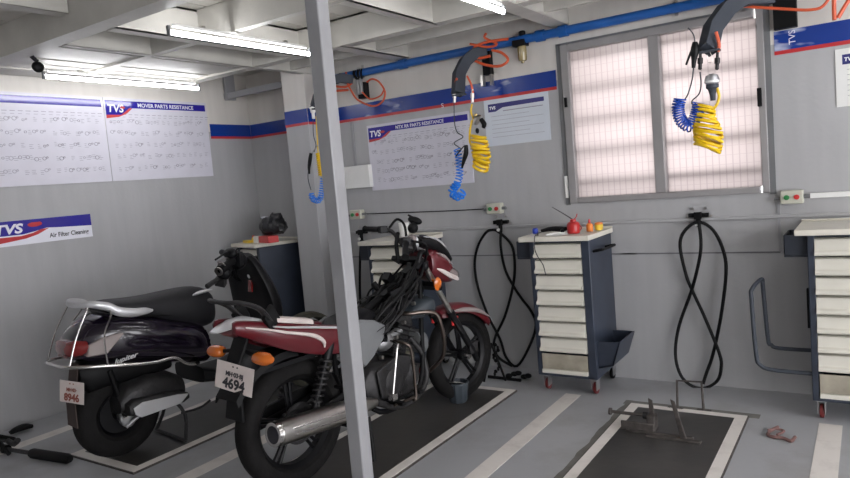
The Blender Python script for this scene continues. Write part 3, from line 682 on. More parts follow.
r_ = thing('coiled_air_hose', 'small blue coiled hose hanging against the pillar beside the steel post', 'air hose', on(1, 3.74, 314, 120), 0, 'coiled air hoses')
b = MB(); coil(b, path(3.74, [(323,178),(322,190),(319,200),(313,199),(311,193)]), .019, 16, .0042); b.build('coil', 'bluehose', r_, world=True)
b = MB(); b.tube(path(3.74, [(313,120),(313.5,135),(316,145),(314,152)]), .003, 6, 4); b.tube(path(3.74, [(311,190),(308,178),(309,165)]), .003, 6, 4); b.build('lead_in', 'arm', r_, world=True)
g = thing('blow_gun', 'black blow gun hanging beside the steel post', 'air gun', on(1, 3.72, 310, 156), 0, 'black blow guns on the blue hoses')
b = MB(); b.tube(path(3.72, [(311,153),(310,160),(309,168),(309.5,174)]), [.012,.015,.011,.006], 10, 3); b.build('grip', 'blk2', g, world=True)
b = MB(); b.tube(path(3.72, [(311,154),(315,149),(318,145)]), .003, 6); b.build('nozzle', 'steel', g, world=True)
r_ = thing('coiled_air_hose', 'yellow coiled hose half hidden by the steel post', 'air hose', on(1, 3.76, 320, 150), 0, 'coiled air hoses')
b = MB(); coil(b, path(3.76, [(319,153),(320,160),(321,168),(322,176)]), .022, 10, .006); b.build('coil', 'yellow', r_, world=True)
b = MB(); b.tube(path(3.76, [(316,116),(317,135),(318,152)]), .004, 6, 3); b.build('lead_in', 'yellow', r_, world=True)
# right station
t, P = arm('dark grey bent hose arm hanging in front of the window', [(772,-4),(742,-2),(726,10),(713,28),(708,50)], 4.0, 3.62, .046, None)
a = on(1, YB-.03, 785, 12)
b = MB(); b.bb(a.x-.055, a.x+.055, YB-.05, YB, a.z-.085, a.z+.14); b.build('wall_bracket', 'black', t, world=True, bevel=.004)
b = MB()
b.bm.free()
for y_, p_, rr_ in ((3.95, [(736,5),(752,7),(768,8),(785,9),(805,10),(820,8),(828,0),(832,-8)], .0075), (3.95, [(735,5),(750,1),(764,-6)], .0075), (4.0, [(834,-8),(834,8),(834.5,20)], .010), (4.0, [(853,-6),(845,6),(838,18)], .010), (3.62, [(716,32),(719,44),(718,52)], .008)):
    b = MB(); b.tube(path(y_, p_), rr_, 8, 3); b.build('orange_air_line', 'orhose', t, world=True)
for q in (700.5, 717.5):
    a = on(1, 3.62, q, 50); c = on(1, 3.62, q-.5, 70)
    L_ = (a-c).length
    b = MB(); b.lathe([(.004,0),(.009,.004),(.009,L_*.3),(.013,L_*.33),(.013,L_*.6),(.007,L_*.63),(.007,L_*.9),(.011,L_)], c, (a-c), 12); b.build('quick_coupler', 'alud', t, world=True)
b = MB(); b.tube(path(3.6, [(710,52),(713,60),(709,63),(707,55)]), .0018, 6, 4); b.build('wire_hook', 'steel', t, world=True)
r_ = thing('coiled_air_hose', 'dark blue coiled hose hanging in front of the window', 'air hose', on(1, 3.62, 700, 72), 0, 'coiled air hoses')
b = MB(); coil(b, path(3.62, [(680,99),(678,108),(681,120),(690,126),(696,116),(699,103)]), .029, 24, .0042); b.build('coil', 'bluehose2', r_, world=True)
b = MB(); b.tube(path(3.62, [(693.5,68),(692,80),(688,94),(685,99)]), .0035, 6, 4); b.tube(path(3.62, [(700,72),(701,84),(699,94),(692,101),(693,106)]), .0035, 6, 4); b.build('lead_in', 'arm', r_, world=True)
g = thing('blow_gun', 'black blow gun with thin bent nozzle hanging in front of the window', 'air gun', on(1, 3.6, 694, 55), 0, 'black blow guns on the blue hoses')
b = MB(); b.tube(path(3.6, [(695,42),(695,50),(694,60),(693.5,68)]), [.012,.021,.013,.009], 10, 3); b.tube(path(3.6, [(692,50),(689,57),(686,65)]), [.007,.006,.005], 8, 3); b.build('grip', 'blk2', g, world=True)
b = MB(); b.tube(path(3.6, [(695,43),(694,36),(691,31),(688,28)]), .0032, 6, 3); b.build('nozzle', 'arm', g, world=True)
r_ = thing('coiled_air_hose', 'thick yellow coiled hose hanging lowest in front of the window', 'air hose', on(1, 3.62, 717, 72), 0, 'coiled air hoses')
b = MB(); coil(b, path(3.62, [(705,106),(706,120),(708,134),(707,149)]), lambda f: .042+.024*math.sin(max(0,f-.2)*2.9), 12.5, .0084, n=20, squash=.75, tilt=.42); b.build('coil', 'yellow', r_, world=True)
b = MB(); b.tube(path(3.60, [(717,88),(719,96),(717,104),(712,110)]), .007, 8, 4); b.build('lead_in', 'yellow', r_, world=True)
c = on(1, 3.6, 712, 80)
g = thing('air_gauge_tool', 'round grey and black air tool hanging above the yellow coil', 'air tool', c)
b = MB(); b.lathe([(.010,.03),(.028,.022),(.034,.004),(.034,-.012),(.026,-.022)], c, (0,0,1), 20); b.build('cup', 'alu', g, world=True)
b = MB(); b.lathe([(.026,-.018),(.030,-.022),(.030,-.038),(.022,-.044),(.014,-.07),(.012,-.10)], c, (0,0,1), 16); b.build('stem', 'arm', g, world=True)
b = MB(); b.lathe([(.0355,-.004),(.0360,-.010),(.0345,-.014)], c, (0,0,1), 20); b.build('rim_band', 'white', g, world=True)

# wall outlets with black hoses
def outlet(px, py, label):
    c = on(1, YB-.03, px, py); t = thing('air_outlet', label, 'air outlet', (c.x, YB, c.z), 0, 'black air outlets on the back wall')
    b = MB(); b.bb(c.x-.055, c.x+.055, YB-.030, YB, c.z-.014, c.z+.010); b.bb(c.x-.02, c.x+.02, YB-.05, YB-.028, c.z-.022, c.z+.018); b.lathe([(.012,-.07),(.014,-.03),(.012,0)], c, (0,0,1), 12)
    b.build('manifold', 'black', t, world=True, bevel=.002)
    b = MB(); b.bb(c.x-.07, c.x+.07, YB-.006, YB, c.z-.02, c.z-.004)
    for k in (-.035, .035): b.lathe([(.001,-.006),(.008,-.006),(.009,0)], (c.x+k, YB-.006, c.z+.035), (0,1,0), 12)
    b.build('plate', 'steel', t, world=True)
    b = MB(); b.lathe([(.001,-.01),(.011,-.009),(.012,0),(.001,.001)], (c.x-.004, YB-.052, c.z-.052), (0,1,0), 14); b.build('gauge', 'white', t, world=True)
    return c
c3 = outlet(698, 215, 'black air outlet just below the window'); c2 = outlet(500, 222, 'black air outlet left of the oil can cabinet'); c1 = outlet(361, 232, 'black air outlet beside the steel post')
H3 = [(699,222),(701,245),(698,266),(691,292),(679,326),(675.4,354),(680.6,375),(692,386),(705,388),(717,381),(721,369),(719.5,354),(705,318),(692,290),(685.8,274),(680,246),(684.5,231),(698,222),(713,230),(723.4,251),(726,274),(721,316),(713,354),(706.5,373),(703,384)]
def yvar(pts, y, dy=.02):
    n = len(pts); return [on(1, y-dy*math.sin(i*1.3), *p) for i, p in enumerate(pts)]
hose('looped_hose', yvar(H3, 4.07),   .0095, 'black', 'black hose looped on the wall below the window', 'hose', 'black looped hoses on the back wall')
H2 = [(501,228),(500.7,246),(505,269),(514,287),(522,299),(531,311),(536,325),(530,345),(517,366),(506,357),(500,339),(488,315.6),(478,287),(474.7,264),(478,246),(485.6,233),(492,230),(498.6,232),(511.5,245),(514.7,264),(512.8,287),(505,316),(496,335),(494,348),(499,358),(512,366)]
hose('looped_hose', yvar(H2, 4.09),   .0095, 'black', 'black hose looped on the wall between motorcycle and oil can cabinet', 'hose', 'black looped hoses on the back wall')
H1 = [(361,240),(360,262),(360,296),(363,330),(372,350),(385,330),(384,296),(378,262),(369,246),(362,240)]
hose('looped_hose', yvar(H1, 4.10),   .0095, 'black', 'black hose hanging behind the steel post', 'hose', 'black looped hoses on the back wall')
def switch(px, py, label):
    c = on(1, YB-.03, px, py); t = thing('switch_box', label, 'switch', (c.x, YB, c.z), 0, 'push-button boxes on the back wall')
    b = MB(); b.bb(c.x-.055, c.x+.055, YB-.055, YB, c.z-.036, c.z+.036); b.build('housing', 'box', t, world=True, bevel=.006)
    for k, m_ in ((-.024, 'green'), (.024, 'redb')):
        b = MB(); b.lathe([(.001,-.012),(.013,-.010),(.014,0)], (c.x+k, YB-.055, c.z), (0,1,0), 16); b.build('push_button', m_, t, world=True, label='green push button' if m_ == 'green' else 'red push button')
    b = MB(); b.cyl((c.x+.055, YB-.03, c.z), (c.x+.085, YB-.03, c.z), .011, 12); b.build('gland', 'grey', t, world=True); b = MB(); b.cyl((c.x-.085, YB-.03, c.z-.005), (c.x-.055, YB-.03, c.z-.005), .009, 12); b.build('gland', 'grey', t, world=True)
    return c
s3 = switch(792, 197, 'cream push button box right of the window'); s2 = switch(495, 208.5, 'cream push button box left of the oil can cabinet'); s1 = switch(357, 214.5, 'cream push button box beside the steel post')
hose('wall_cable', [V(s1.x+.08, YB-.008, s1.z), V(s2.x-.4, YB-.008, s2.z), V(s2.x-.08, YB-.008, s2.z)], .0035, 'black', 'thin black cable between two push button boxes', 'cable')
b = MB(); b.bb(s3.x+.085, 1.5, YB-.025, YB, s3.z-.012, s3.z+.014); tag(base_at(b.build('cable_conduit', 'white'), (s3.x+.085, YB, s3.z)), 'white conduit running right from the push button box', 'conduit')
b = MB(); b.bb(s3.x-.075, s3.x-.062, YB-.012, YB, .80, s3.z-.03); tag(base_at(b.build('cable_trunking', 'conduit'), (s3.x-.07, YB, .8)), 'thin vertical duct dropping from the right push button box', 'duct')
c = on(1, YB-.01, 567, 190)
b = MB(); b.bb(c.x-.008, c.x+.008, YB-.02, YB, c.z-.05, c.z+.09); tag(base_at(b.build('window_stay', 'white'), (c.x, YB, c.z)), 'small white strip beside the lower left window corner', 'strip')

# ------------------------------------------------------------------ things on the cabinets
ZT = .969
def top(px, py): return on(2, ZT, px, py)
cx = top(579, 229.5); cx = V(-1.475, 3.80, ZT)
t = thing('oil_can', 'red metal oil can with thin spout on the worktop', 'oil can', cx)
b = MB(); b.lathe([(.036,0),(.038,.004),(.038,.055),(.030,.066),(.018,.070),(.018,.082),(.010,.086)], cx, (0,0,1), 22); b.build('can', 'oil', t, world=True)
b = MB(); b.tube([cx+V(0,0,.08), cx+V(-.03,-.01,.105), cx+V(-.115,-.03,.165)], [.004,.003,.0018], 8, 3); b.build('spout', 'alud', t, world=True)
b = MB(); b.tube([cx+V(.0,0,.078), cx+V(.02,0,.095), cx+V(.028,0,.115)], .003, 8, 3); b.tube([cx+V(.036,0,.05), cx+V(.05,0,.03), cx+V(.036,0,.012)], .003, 8, 3); b.build('lever', 'oil', t, world=True)
c = V(-1.405, 3.88, ZT)
t = thing('orange_bottle', 'small orange plastic bottle beside the red oil can', 'bottle', c)
b = MB(); b.lathe([(.018,0),(.020,.004),(.020,.04),(.010,.05)], c, n=16); b.build('bottle', 'tangerine', t, world=True)
b = MB(); b.lathe([(.007,.05),(.007,.066),(.003,.075)], c, n=10); b.build('nozzle', 'redb', t, world=True)
c = V(-1.372, 3.95, ZT)
t = thing('yellow_tub', 'small yellow and orange tub at the right end of the worktop', 'tub', c)
b = MB(); b.lathe([(.022,0),(.026,.03),(.022,.036)], c, n=16); b.build('tub', 'yel', t, world=True)
b = MB(); b.lathe([(.024,.034),(.024,.044),(.010,.048)], c, n=16); b.build('lid', 'tangerine', t, world=True)
c = V(-1.74, 3.84, ZT)
b = MB(); b.lathe([(.018,0),(.018,.028),(.012,.034)], c, n=14); tag(base_at(b.build('blue_cap', 'cobalt'), c), 'small bright blue cap at the left end of the worktop', 'cap')
t = thing('soldering_gun', 'black handheld electric tool lying on the worktop with its cord hanging down', 'tool', (-1.62, 3.82, ZT))
b = MB(); b.tube([V(-1.70,3.84,ZT+.016), V(-1.63,3.84,ZT+.026), V(-1.56,3.83,ZT+.024), V(-1.53,3.82,ZT+.026)], [.010,.015,.016,.012], 10, 3); b.tube([V(-1.56,3.83,ZT+.018), V(-1.545,3.80,ZT+.014)], .012, 8); b.build('housing', 'blk2', t, world=True)
b = MB(); b.tube([V(-1.69,3.84,ZT+.012), V(-1.70,3.78,ZT+.006), V(-1.66,3.70,ZT+.004), V(-1.665,3.662,ZT+.002), V(-1.668,3.655,.90), V(-1.655,3.66,.85), V(-1.625,3.66,.80), V(-1.612,3.66,.74)], .0028, 6, 5); b.build('cord', 'ink', t, world=True)
b = MB(); b.prism([V(-1.62,3.70,ZT), V(-1.52,3.70,ZT), V(-1.50,3.77,ZT), V(-1.60,3.78,ZT)], (0,0,.003)); b.tube([V(-1.615,3.71,ZT+.004), V(-1.56,3.74,ZT+.010), V(-1.51,3.765,ZT+.004)], .006, 6, 2)
tag(base_at(b.build('crumpled_paper', 'white'), (-1.56,3.74,ZT)), 'scrap of white paper at the front edge of the worktop', 'paper')
# cabinet behind the motorcycle
c = V(-2.80, 3.93, ZT)
b = MB(); b.lathe([(.030,0),(.032,.003),(.040,.10),(.037,.10),(.030,.006),(.001,.005)], c, n=20); tag(base_at(b.build('paper_cup', 'white'), c), 'white cup on the cabinet behind the motorcycle handlebars', 'cup')
# cabinet in the left corner: bag and boxes
def cab1p(x, y, z=ZT):
    m_ = Matrix.Rotation(-R(16), 3, 'Z'); return V(-4.42, 3.84, 0) + m_ @ V(x, y, z)
c = cab1p(.26, .12)
def rbox(name, x, y, w, d, h, m_, label, cat, z=ZT, rot=-20):
    c = cab1p(x, y, z); b = MB(); b.box(c+V(0,0,h/2), (w, d, h), Euler((0,0,R(rot)))); return tag(base_at(b.build(name, m_, bevel=.002), c), label, cat)
rbox('parts_box', .375, .055, .19, .09, .054, 'redb', 'red cardboard box under the black bag', 'box')
rbox('parts_box', .235, .035, .07, .06, .052, 'white', 'white cardboard box left of the red box under the black bag', 'box')
rbox('parts_box', .10, .01, .12, .05, .020, 'yel', 'flat pale yellow box at the left end of the corner worktop', 'box')
c = cab1p(.18, .02)
t = thing('spray_bottle', 'small yellow bottle with red cap beside the white box', 'bottle', c)
b = MB(); b.lathe([(.014,0),(.015,.035),(.009,.042)], c, n=12); b.build('bottle', 'yel', t, world=True)
b = MB(); b.lathe([(.009,.042),(.009,.058),(.004,.06)], c, n=12); b.build('cap', 'redb', t, world=True)
c = cab1p(.33, .13, ZT)
b = MB(); rn = random.Random(5)
b.ell((0,0,.125), (.175,.095,.080), n=14, m=26); b.ell((.04,.01,.185), (.08,.05,.040), n=8, m=12)
for v in b.bm.verts:
    k = 1+.16*math.sin(v.co.x*55+v.co.z*30)*math.cos(v.co.y*45+v.co.x*20)+.05*(rn.random()-.5); v.co.x *= k; v.co.y *= k; v.co.z = max(.056, .125+(v.co.z-.125)*k)
bmesh.ops.rotate(b.bm, cent=(0,0,0), matrix=Matrix.Rotation(-R(20),3,'Z'), verts=b.bm.verts[:])
bmesh.ops.translate(b.bm, vec=c, verts=b.bm.verts[:])
tag(base_at(b.build('plastic_bag', 'bag'), c), 'crumpled black plastic bag piled on the boxes in the corner', 'bag')
c = cab1p(.20, .13, ZT+.195)
b = MB(); b.ell(c, (.04,.025,.014), n=8, m=12); tag(base_at(b.build('wrapper', 'paper'), c), 'clear white wrapper on top of the black bag', 'wrapper')

# ------------------------------------------------------------------ things on the floor
def fl(px, py, z=0): return on(2, z, px, py)
# wheel clamp on the empty platform
c = fl(640, 428, .013)
t = thing('wheel_clamp', 'rusty wheel clamp bolted at the far end of the empty platform', 'clamp', c)
def F2(px, py, z): return on(2, z, px, py)
x0 = F2(623,430,.013); x1 = F2(652,434,.013); xe = F2(700,437,.013)
b = MB(); b.bb(x0.x-.01, x1.x+.01, x0.y, x0.y+.012, .013, .062); b.bb(x0.x-.01, x1.x+.01, x0.y, x0.y+.09, .013, .022); b.bb(x1.x-.03, x1.x+.01, x0.y+.02, x0.y+.08, .02, .095); b.build('clamp_body', 'rust', t, world=True, bevel=.004)
b = MB(); b.bb(x0.x+.02, xe.x-.02, x1.y-.015, x1.y+.005, .014, .026); b.bb(x1.x-.02, xe.x+.02, x1.y-.05, x1.y-.02, .013, .022); b.build('base_rail', 'rust', t, world=True, bevel=.002)
b = MB(); a = V(x0.x-.075, x0.y+.05, .085); b.cyl(a, V(x1.x+.01, x0.y+.05, .085), .008, 10); b.cyl(a+V(-.008,0,0), a+V(.004,0,0), .018, 12); b.build('screw', 'rust', t, world=True)
for xx, yy, zz, dx in ((x1.x-.005, x0.y+.05, .165, -.012), (xe.x-.06, x1.y-.03, .20, -.045)):
    b = MB(); b.prism([V(xx-.014,yy,.02), V(xx+.014,yy,.02), V(xx+.012+dx,yy,zz), V(xx-.008+dx,yy,zz+.01)], (0,.01,0)); b.build('jaw', 'rust', t, world=True, bevel=.002)
b = MB(); b.lathe([(.001,-.012),(.018,-.012),(.018,.012),(.001,.012)], (x1.x-.04, x0.y+.05, .085), (1,0,0), 12); b.build('knob', 'alud', t, world=True)
# inverted U stand behind it
a = fl(677.5, 410); c = fl(703, 412)
b = MB(); b.tube([V(a.x,a.y,.004), V(a.x+.006,a.y,.165), V(c.x,c.y,.165), V(c.x+.004,c.y,.004)], .007, 8); b.bb(a.x-.05, a.x+.03, a.y-.012, a.y+.012, .0, .012); b.bb(c.x-.03, c.x+.04, c.y-.012, c.y+.012, .0, .012)
tag(base_at(b.build('wire_stand', 'rust'), (a.x,a.y,0)), 'upturned U-shaped steel bracket standing behind the empty platform', 'bracket')
# hook tool
p = [fl(*q, .010) for q in ((778,427),(770,431),(768,435),(774,437),(783,438),(791,441),(795,437))]
b = MB(); b.tube(p, .008, 8, 4); p2 = [fl(*q, .016) for q in ((768,430),(776,429),(784,431),(777,435))]; b.tube(p2, .006, 8, 3)
tag(base_at(b.build('hook_tool', 'pinkm'), p[0]), 'small pinkish bent hook tool lying on the floor beside the empty platform', 'tool')
# chain stand between motorcycle and cabinet
a = fl(484, 383); c = fl(503, 372)
t = thing('chain_stand', 'black scissor stand with hanging chain behind the motorcycle front wheel', 'stand', (a.x, a.y, 0))
tp = on(1, a.y+.05, 491, 343)
b = MB(); b.tube([V(a.x,a.y,.008), tp], .009, 8); b.tube([V(a.x+.22,a.y+.10,.008), V(a.x-.02, a.y+.1, .012)], .011, 8); b.tube([V(a.x+.13,a.y+.06,.010), V(tp.x+.0, tp.y, tp.z)], .008, 8); b.build('legs', 'black', t, world=True)
b = MB()
for k in range(12):
    z = .25-.018*k; b.lathe([(.009,-.002),(.013,-.002),(.013,.002),(.009,.002)], (tp.x+.03+.02*math.sin(k), tp.y, z), (1 if k%2 else 0, 0 if k%2 else 1, .2), 10)
b.build('chain', 'black', t, world=True)
b = MB(); 
for k in range(5): b.ell((a.x+.12+.035*k, a.y+.13+.01*(k%2), .022+.012*(k%3)), (.025,.02,.016), n=8, m=10)
b.build('chain_heap', 'black', t, world=True)
# slate bucket beside the front wheel
c = fl(459, 403.5); 
t = thing('small_bucket', 'small ribbed slate-grey bucket on the floor beside the motorcycle front wheel', 'bucket', (c.x, c.y, .013))
prof = [(.001,.016),(.045,.013),(.052,.02),(.064,.125),(.070,.127),(.070,.137),(.058,.137),(.048,.022),(.001,.020)]
b = MB(); b.lathe(prof, (c.x, c.y, 0), n=40)
for v in b.bm.verts:
    d = Vector((v.co.x-c.x, v.co.y-c.y)); 
    if .04 < d.length < .066:
        an = math.atan2(d.y, d.x); k = 1+.05*math.cos(an*10); v.co.x = c.x+d.x*k; v.co.y = c.y+d.y*k
b.build('tub', 'bucket', t, world=True)
b = MB(); b.tube([V(c.x-.068,c.y,.128), V(c.x-.05,c.y-.05,.15), V(c.x,c.y-.075,.155), V(c.x+.05,c.y-.05,.15), V(c.x+.068,c.y,.128)], .003, 6, 4); b.build('bail', 'steel', t, world=True)
# left edge tools
a = fl(31, 453, .03); c = fl(70, 459, .03)
t = thing('grease_gun', 'black cylindrical grease gun lying on the floor left of the scooter', 'grease gun', (a.x, a.y, 0))
d = (c-a).normalized()
b = MB(); b.tube([a, a+d*.02, c-d*.02, c], [.022,.028,.028,.020], 16); b.build('barrel', 'black', t, world=True)
b = MB(); b.cyl(a-d*.22, a, .012, 12); b.build('rod', 'alud', t, world=True)
b = MB(); b.cyl(a-d*.24, a-d*.21, .026, 14); b.build('end_cap', 'black', t, world=True)
a = fl(10, 433, .02); c = fl(32, 426, .02)
b = MB(); d = (c-a); b.tube([a, a+d*.3+V(0,0,.008), a+d*.7+V(0,0,.010), c], [.020,.032,.034,.022], 12, 4, flat=(1,.55)); tag(base_at(b.build('rubber_pad', 'black'), (a.x,a.y,0)), 'black rubber pad on the floor by the left wall', 'rubber pad')
a = fl(-4, 452); 
t = thing('tripod_stand', 'black stand cut by the left edge of the photo', 'stand', (a.x, a.y, 0))
tp = on(0, a.x, -6, 395)
b = MB(); b.cyl(V(a.x,a.y,.02), V(a.x,a.y+.03,.36), .024, 12); b.build('column', 'black', t, world=True)
b = MB()
for an in (0, 120, 240): b.tube([V(a.x,a.y,.10), V(a.x+.16*math.cos(R(an)), a.y+.16*math.sin(R(an)), .014)], .013, 8)
b.build('legs', 'black', t, world=True)
b = MB(); b.tube([fl(8,441,.05), fl(14,444,.06), fl(18,440,.09)], .016, 8, 2); b.tube([V(a.x,a.y,.07), fl(8,441,.05)], .010, 8); b.build('clamp_arm', 'alud', t, world=True)
a = on(2, 2.20, 38, 67)
b = MB(); b.ell(a+V(0,0,.0), (.022,.035,.032)); b.tube([a+V(0,0,.03), a+V(0,-.03,.06)], .012, 8); tag(base_at(b.build('cable_bundle', 'black'), a), 'black bundled cable hanging below the beam at the top left', 'cable')

# ------------------------------------------------------------------ two-wheelers
def make_wheel(parent, name, y, Rr, wid, rim, spokes, z=None, m='tyre', x=0, alloy='alud', turn=0, disc=True):
    z = Rr if z is None else z
    fr = Matrix.Translation((x, y, z)) @ Matrix.Rotation(-turn, 4, 'Z')
    def fin(b, nm, mm, par): 
        bmesh.ops.transform(b.bm, matrix=fr, verts=b.bm.verts[:]); return b.build(nm, mm, par)
    hw = wid/2; prof = []
    for k in range(15):
        a = math.pi*(k/14)-math.pi/2
        prof.append((rim+(Rr-rim)*(.12+.88*math.cos(a)**.65 if math.cos(a) > 1e-3 else .12), hw*math.sin(a)*(1.0 if abs(math.sin(a)) < .98 else .96)))
    prof += [(rim-.004, hw*.7), (rim-.004, -hw*.7)]
    b = MB(); b.lathe(prof, (0,0,0), (1,0,0), 56, closed=True)
    w = fin(b, name, m, parent)
    b = MB(); rw = hw*.72
    b.lathe([(rim, -rw), (rim+.008, -rw), (rim+.006, -rw*.8), (rim-.014, -rw*.5), (rim-.014, rw*.5), (rim+.006, rw*.8), (rim+.008, rw), (rim, rw), (rim-.022, rw*.45), (rim-.022, -rw*.45)], (0,0,0), (1,0,0), 48, closed=True)
    b.lathe([(.001,-hw*.9),(.030,-hw*.9),(.034,-hw*.5),(.034,hw*.5),(.030,hw*.9),(.001,hw*.9)], (0,0,0), (1,0,0), 22)
    for k in range(spokes):
        a = 2*math.pi*k/spokes+.35
        for off in ((-.14, .14) if spokes <= 6 else (0,)):
            p0 = Vector((0, .028*math.cos(a+off*2), .028*math.sin(a+off*2))); p1 = Vector((0, (rim-.012)*math.cos(a+off*.55), (rim-.012)*math.sin(a+off*.55)))
            b.tube([p0, p0.lerp(p1, .5), p1], [.013, .0095, .013], 8, 2, flat=(1,.8))
    fin(b, 'rim', alloy, w)
    if spokes == 3:
        b = MB(); b.lathe([(.02,-.012),(rim-.005,-.012),(rim-.005,.012),(.02,.012)], (0,0,0), (1,0,0), 36, closed=True); fin(b, 'wheel_plate', 'blk2', w)
    if disc:
        b = MB(); b.lathe([(.04, .052), (rim*.45, .052), (rim*.45, .056), (.04, .056)], (0,0,0), (1,0,0), 36, closed=True); fin(b, 'sprocket_hub', 'alud', w)
    b = MB(); b.cyl((-hw-.045,0,0), (hw+.045,0,0), .010, 12); b.cyl((hw+.025,0,0), (hw+.038,0,0), .018, 6); fin(b, 'axle', 'steel', w)
    return w

def side_panel(b, outline, w0, w1):
    """outline [(s, z)], from x=w0 to x=w1"""
    b.prism([V(w0, s, z) for s, z in outline], (w1-w0, 0, 0))

def number_plate(parent, c, wd, ht, tilt, yaw, roll, l1, l2, m='plate', ink='ink', s1=.25, s2=.42):
    """plate facing backwards (-y); c centre"""
    mt = Matrix.Translation(c) @ Matrix.Rotation(yaw,4,'Z') @ Matrix.Rotation(roll,4,'Y') @ Matrix.Rotation(tilt,4,'X')
    b = MB(); b.box((0,0,0), (wd, .003, ht)); bmesh.ops.transform(b.bm, matrix=mt, verts=b.bm.verts[:]); p = b.build('number_plate', m, parent, bevel=.002)
    fm = Matrix(((1,0,0,0),(0,0,-1,0),(0,1,0,0),(0,0,0,1)))
    def tx(s, size, u, v, nm, bold, sx=1):
        b = text_bm(s, size, Matrix.Identity(4), .0005, 0, bold, sx)
        xs = [q.co.x for q in b.bm.verts]; mid = (min(xs)+max(xs))/2
        bmesh.ops.translate(b.bm, vec=(-mid+u, v, .0022), verts=b.bm.verts[:]); bmesh.ops.transform(b.bm, matrix=mt @ fm, verts=b.bm.verts[:]); b.build(nm, ink, p)
    tx(l2, ht*s2, 0, -ht*.40, 'plate_digits', .0022, 1.05); tx(l1, ht*s1, 0, ht*.03, 'plate_lettering', .0012)
    b = MB()
    for k in (-.012, .012): b.ell((k, -.002, ht*.38), (.005,.001,.004), n=6, m=8)
    bmesh.ops.transform(b.bm, matrix=mt, verts=b.bm.verts[:]); b.build('plate_bolts', ink, p)
    return p

# ---------------------------------------------- red motorcycle (local: x right, y forward, z up)
mc = thing('motorcycle', 'red and black motorcycle stripped of seat and tank behind the grey steel post', 'motorcycle', (-2.25, 2.10, .013), -.105)
make_wheel(mc, 'rear_wheel', .028, .295, .115, .212, 5, alloy='blk2')
STEER = .10; AX = 1.335
make_wheel(mc, 'front_wheel', AX, .272, .09, .200, 5, turn=STEER, alloy='blk2', disc=False)
# swingarm, shock, chain guard
b = MB(); b.tube([V(.085,-.04,.300), V(.085,.25,.335), V(.075,.50,.38)], [.016,.020,.026], 10, 3, flat=(.7,1.3)); b.mirror(); b.cyl((-.09,.50,.38),(.09,.50,.38),.024,12); b.build('swingarm', 'black', mc)
for sx in (1, -1):
    b = MB(); lo = V(.118*sx, .06, .34); hi = V(.112*sx, .22, .655)
    b.cyl(lo, hi, .013, 12); b.cyl(lo-(hi-lo)*.04, lo+(hi-lo)*.10, .020, 12); b.cyl(hi-(hi-lo)*.30, hi, .024, 12); s_ = b.build('rear_shock', 'blk2', mc)
    b = MB(); coil(b, [lo+(hi-lo)*.12, lo+(hi-lo)*.5, lo+(hi-lo)*.72], .026, 8, .0055, n=14); b.build('spring', 'alud', s_)
b = MB(); side_panel(b, [(-.16,.30),(-.10,.36),(.45,.42),(.46,.34),(-.10,.27)], -.115, -.095); b.build('chain_guard', 'black', mc, bevel=.004)
b = MB(); b.lathe([(.012,0),(.062,.0),(.066,.010),(.050,.024),(.012,.028)], (.050,0,.30), (1,0,0), 26); b.tube([V(.09,.03,.27), V(.10,.2,.30), V(.10,.42,.33)], .006, 8, 2); b.build('brake_drum', 'blk2', mc)
# muffler and header
A = V(.175, -.205, .345); B_ = V(.165, .32, .298)
b = MB(); b.tube([A, A+(B_-A)*.04, A+(B_-A)*.10, A+(B_-A)*.75, B_, V(.16,.42,.285)], [.046,.053,.055,.051,.040,.020], 26, 3); mu = b.build('muffler', 'steel', mc, label='brushed silver muffler')
b = MB(); b.lathe([(.038,-.006),(.052,-.006),(.054,.010),(.039,.012)], A, (B_-A), 26, closed=True); b.build('tip_ring', 'chrome', mu)
b = MB(); b.lathe([(.001,-.003),(.038,-.004),(.038,.02),(.001,.02)], A, (B_-A), 22); b.build('outlet', 'ink', mu)
b = MB(); d = (B_-A); b.prism([A+d*.12+V(.046,0,.024), A+d*.70+V(.044,0,.020), A+d*.78+V(.040,0,.0), A+d*.70+V(.046,0,-.012), A+d*.14+V(.050,0,-.012)], (.006,0,0)); b.build('heat_shield', 'chrome', mu, bevel=.003)
b = MB(); b.tube([V(.16,.42,.285), V(.14,.60,.20), V(.11,.80,.20), V(.09,.90,.27), V(.07,.90,.40), V(.04,.84,.50)], [.018,.016,.016,.016,.016,.018], 12, 4); b.build('header_pipe', 'alud', mc)
# engine
b = MB(); b.body([(.42,.33,.10,.07,4),(.46,.34,.125,.11,4),(.60,.33,.135,.12,4),(.76,.32,.125,.11,4),(.82,.30,.09,.07,3)], 24); en = b.build('engine_case', 'alud', mc)
for sx in (1, -1):
    b = MB(); b.lathe([(.001,.03),(.055,.028),(.085,.012),(.09,0),(.09,-.02)], (.128*sx,.58,.34), (sx,0,0), 30); b.lathe([(.001,.022),(.04,.02),(.058,.008),(.06,-.02)], (.12*sx,.74,.33), (sx,0,0), 24)
    for k in range(6): a = k*math.pi/3; b.lathe([(.001,.018),(.006,.018),(.007,0)], (.135*sx,.58+.078*math.cos(a),.34+.078*math.sin(a)), (sx,0,0), 6)
    b.build('clutch_cover' if sx > 0 else 'magneto_cover', 'alud', en)
b = MB()
for k in range(8):
    c = V(0,.72,.42)+V(0,.045,.10)*(k/4.0)*.42*2.2; b.box(c, (.17-.006*(k%2), .15, .006), Euler((-R(24),0,0)))
b.box(V(0,.77,.50), (.10,.10,.20), Euler((-R(24),0,0))); b.box(V(0,.80,.61), (.14,.12,.07), Euler((-R(24),0,0)), taper=(.8,.8)); b.build('cylinder', 'alud', mc, bevel=.003)
b = MB(); b.ell((.05,.62,.53), (.05,.07,.05)); b.cyl((.05,.62,.53),(.05,.76,.56),.022,12); b.cyl((.05,.50,.54),(.05,.62,.53),.03,12); b.build('carburettor', 'alu', mc)
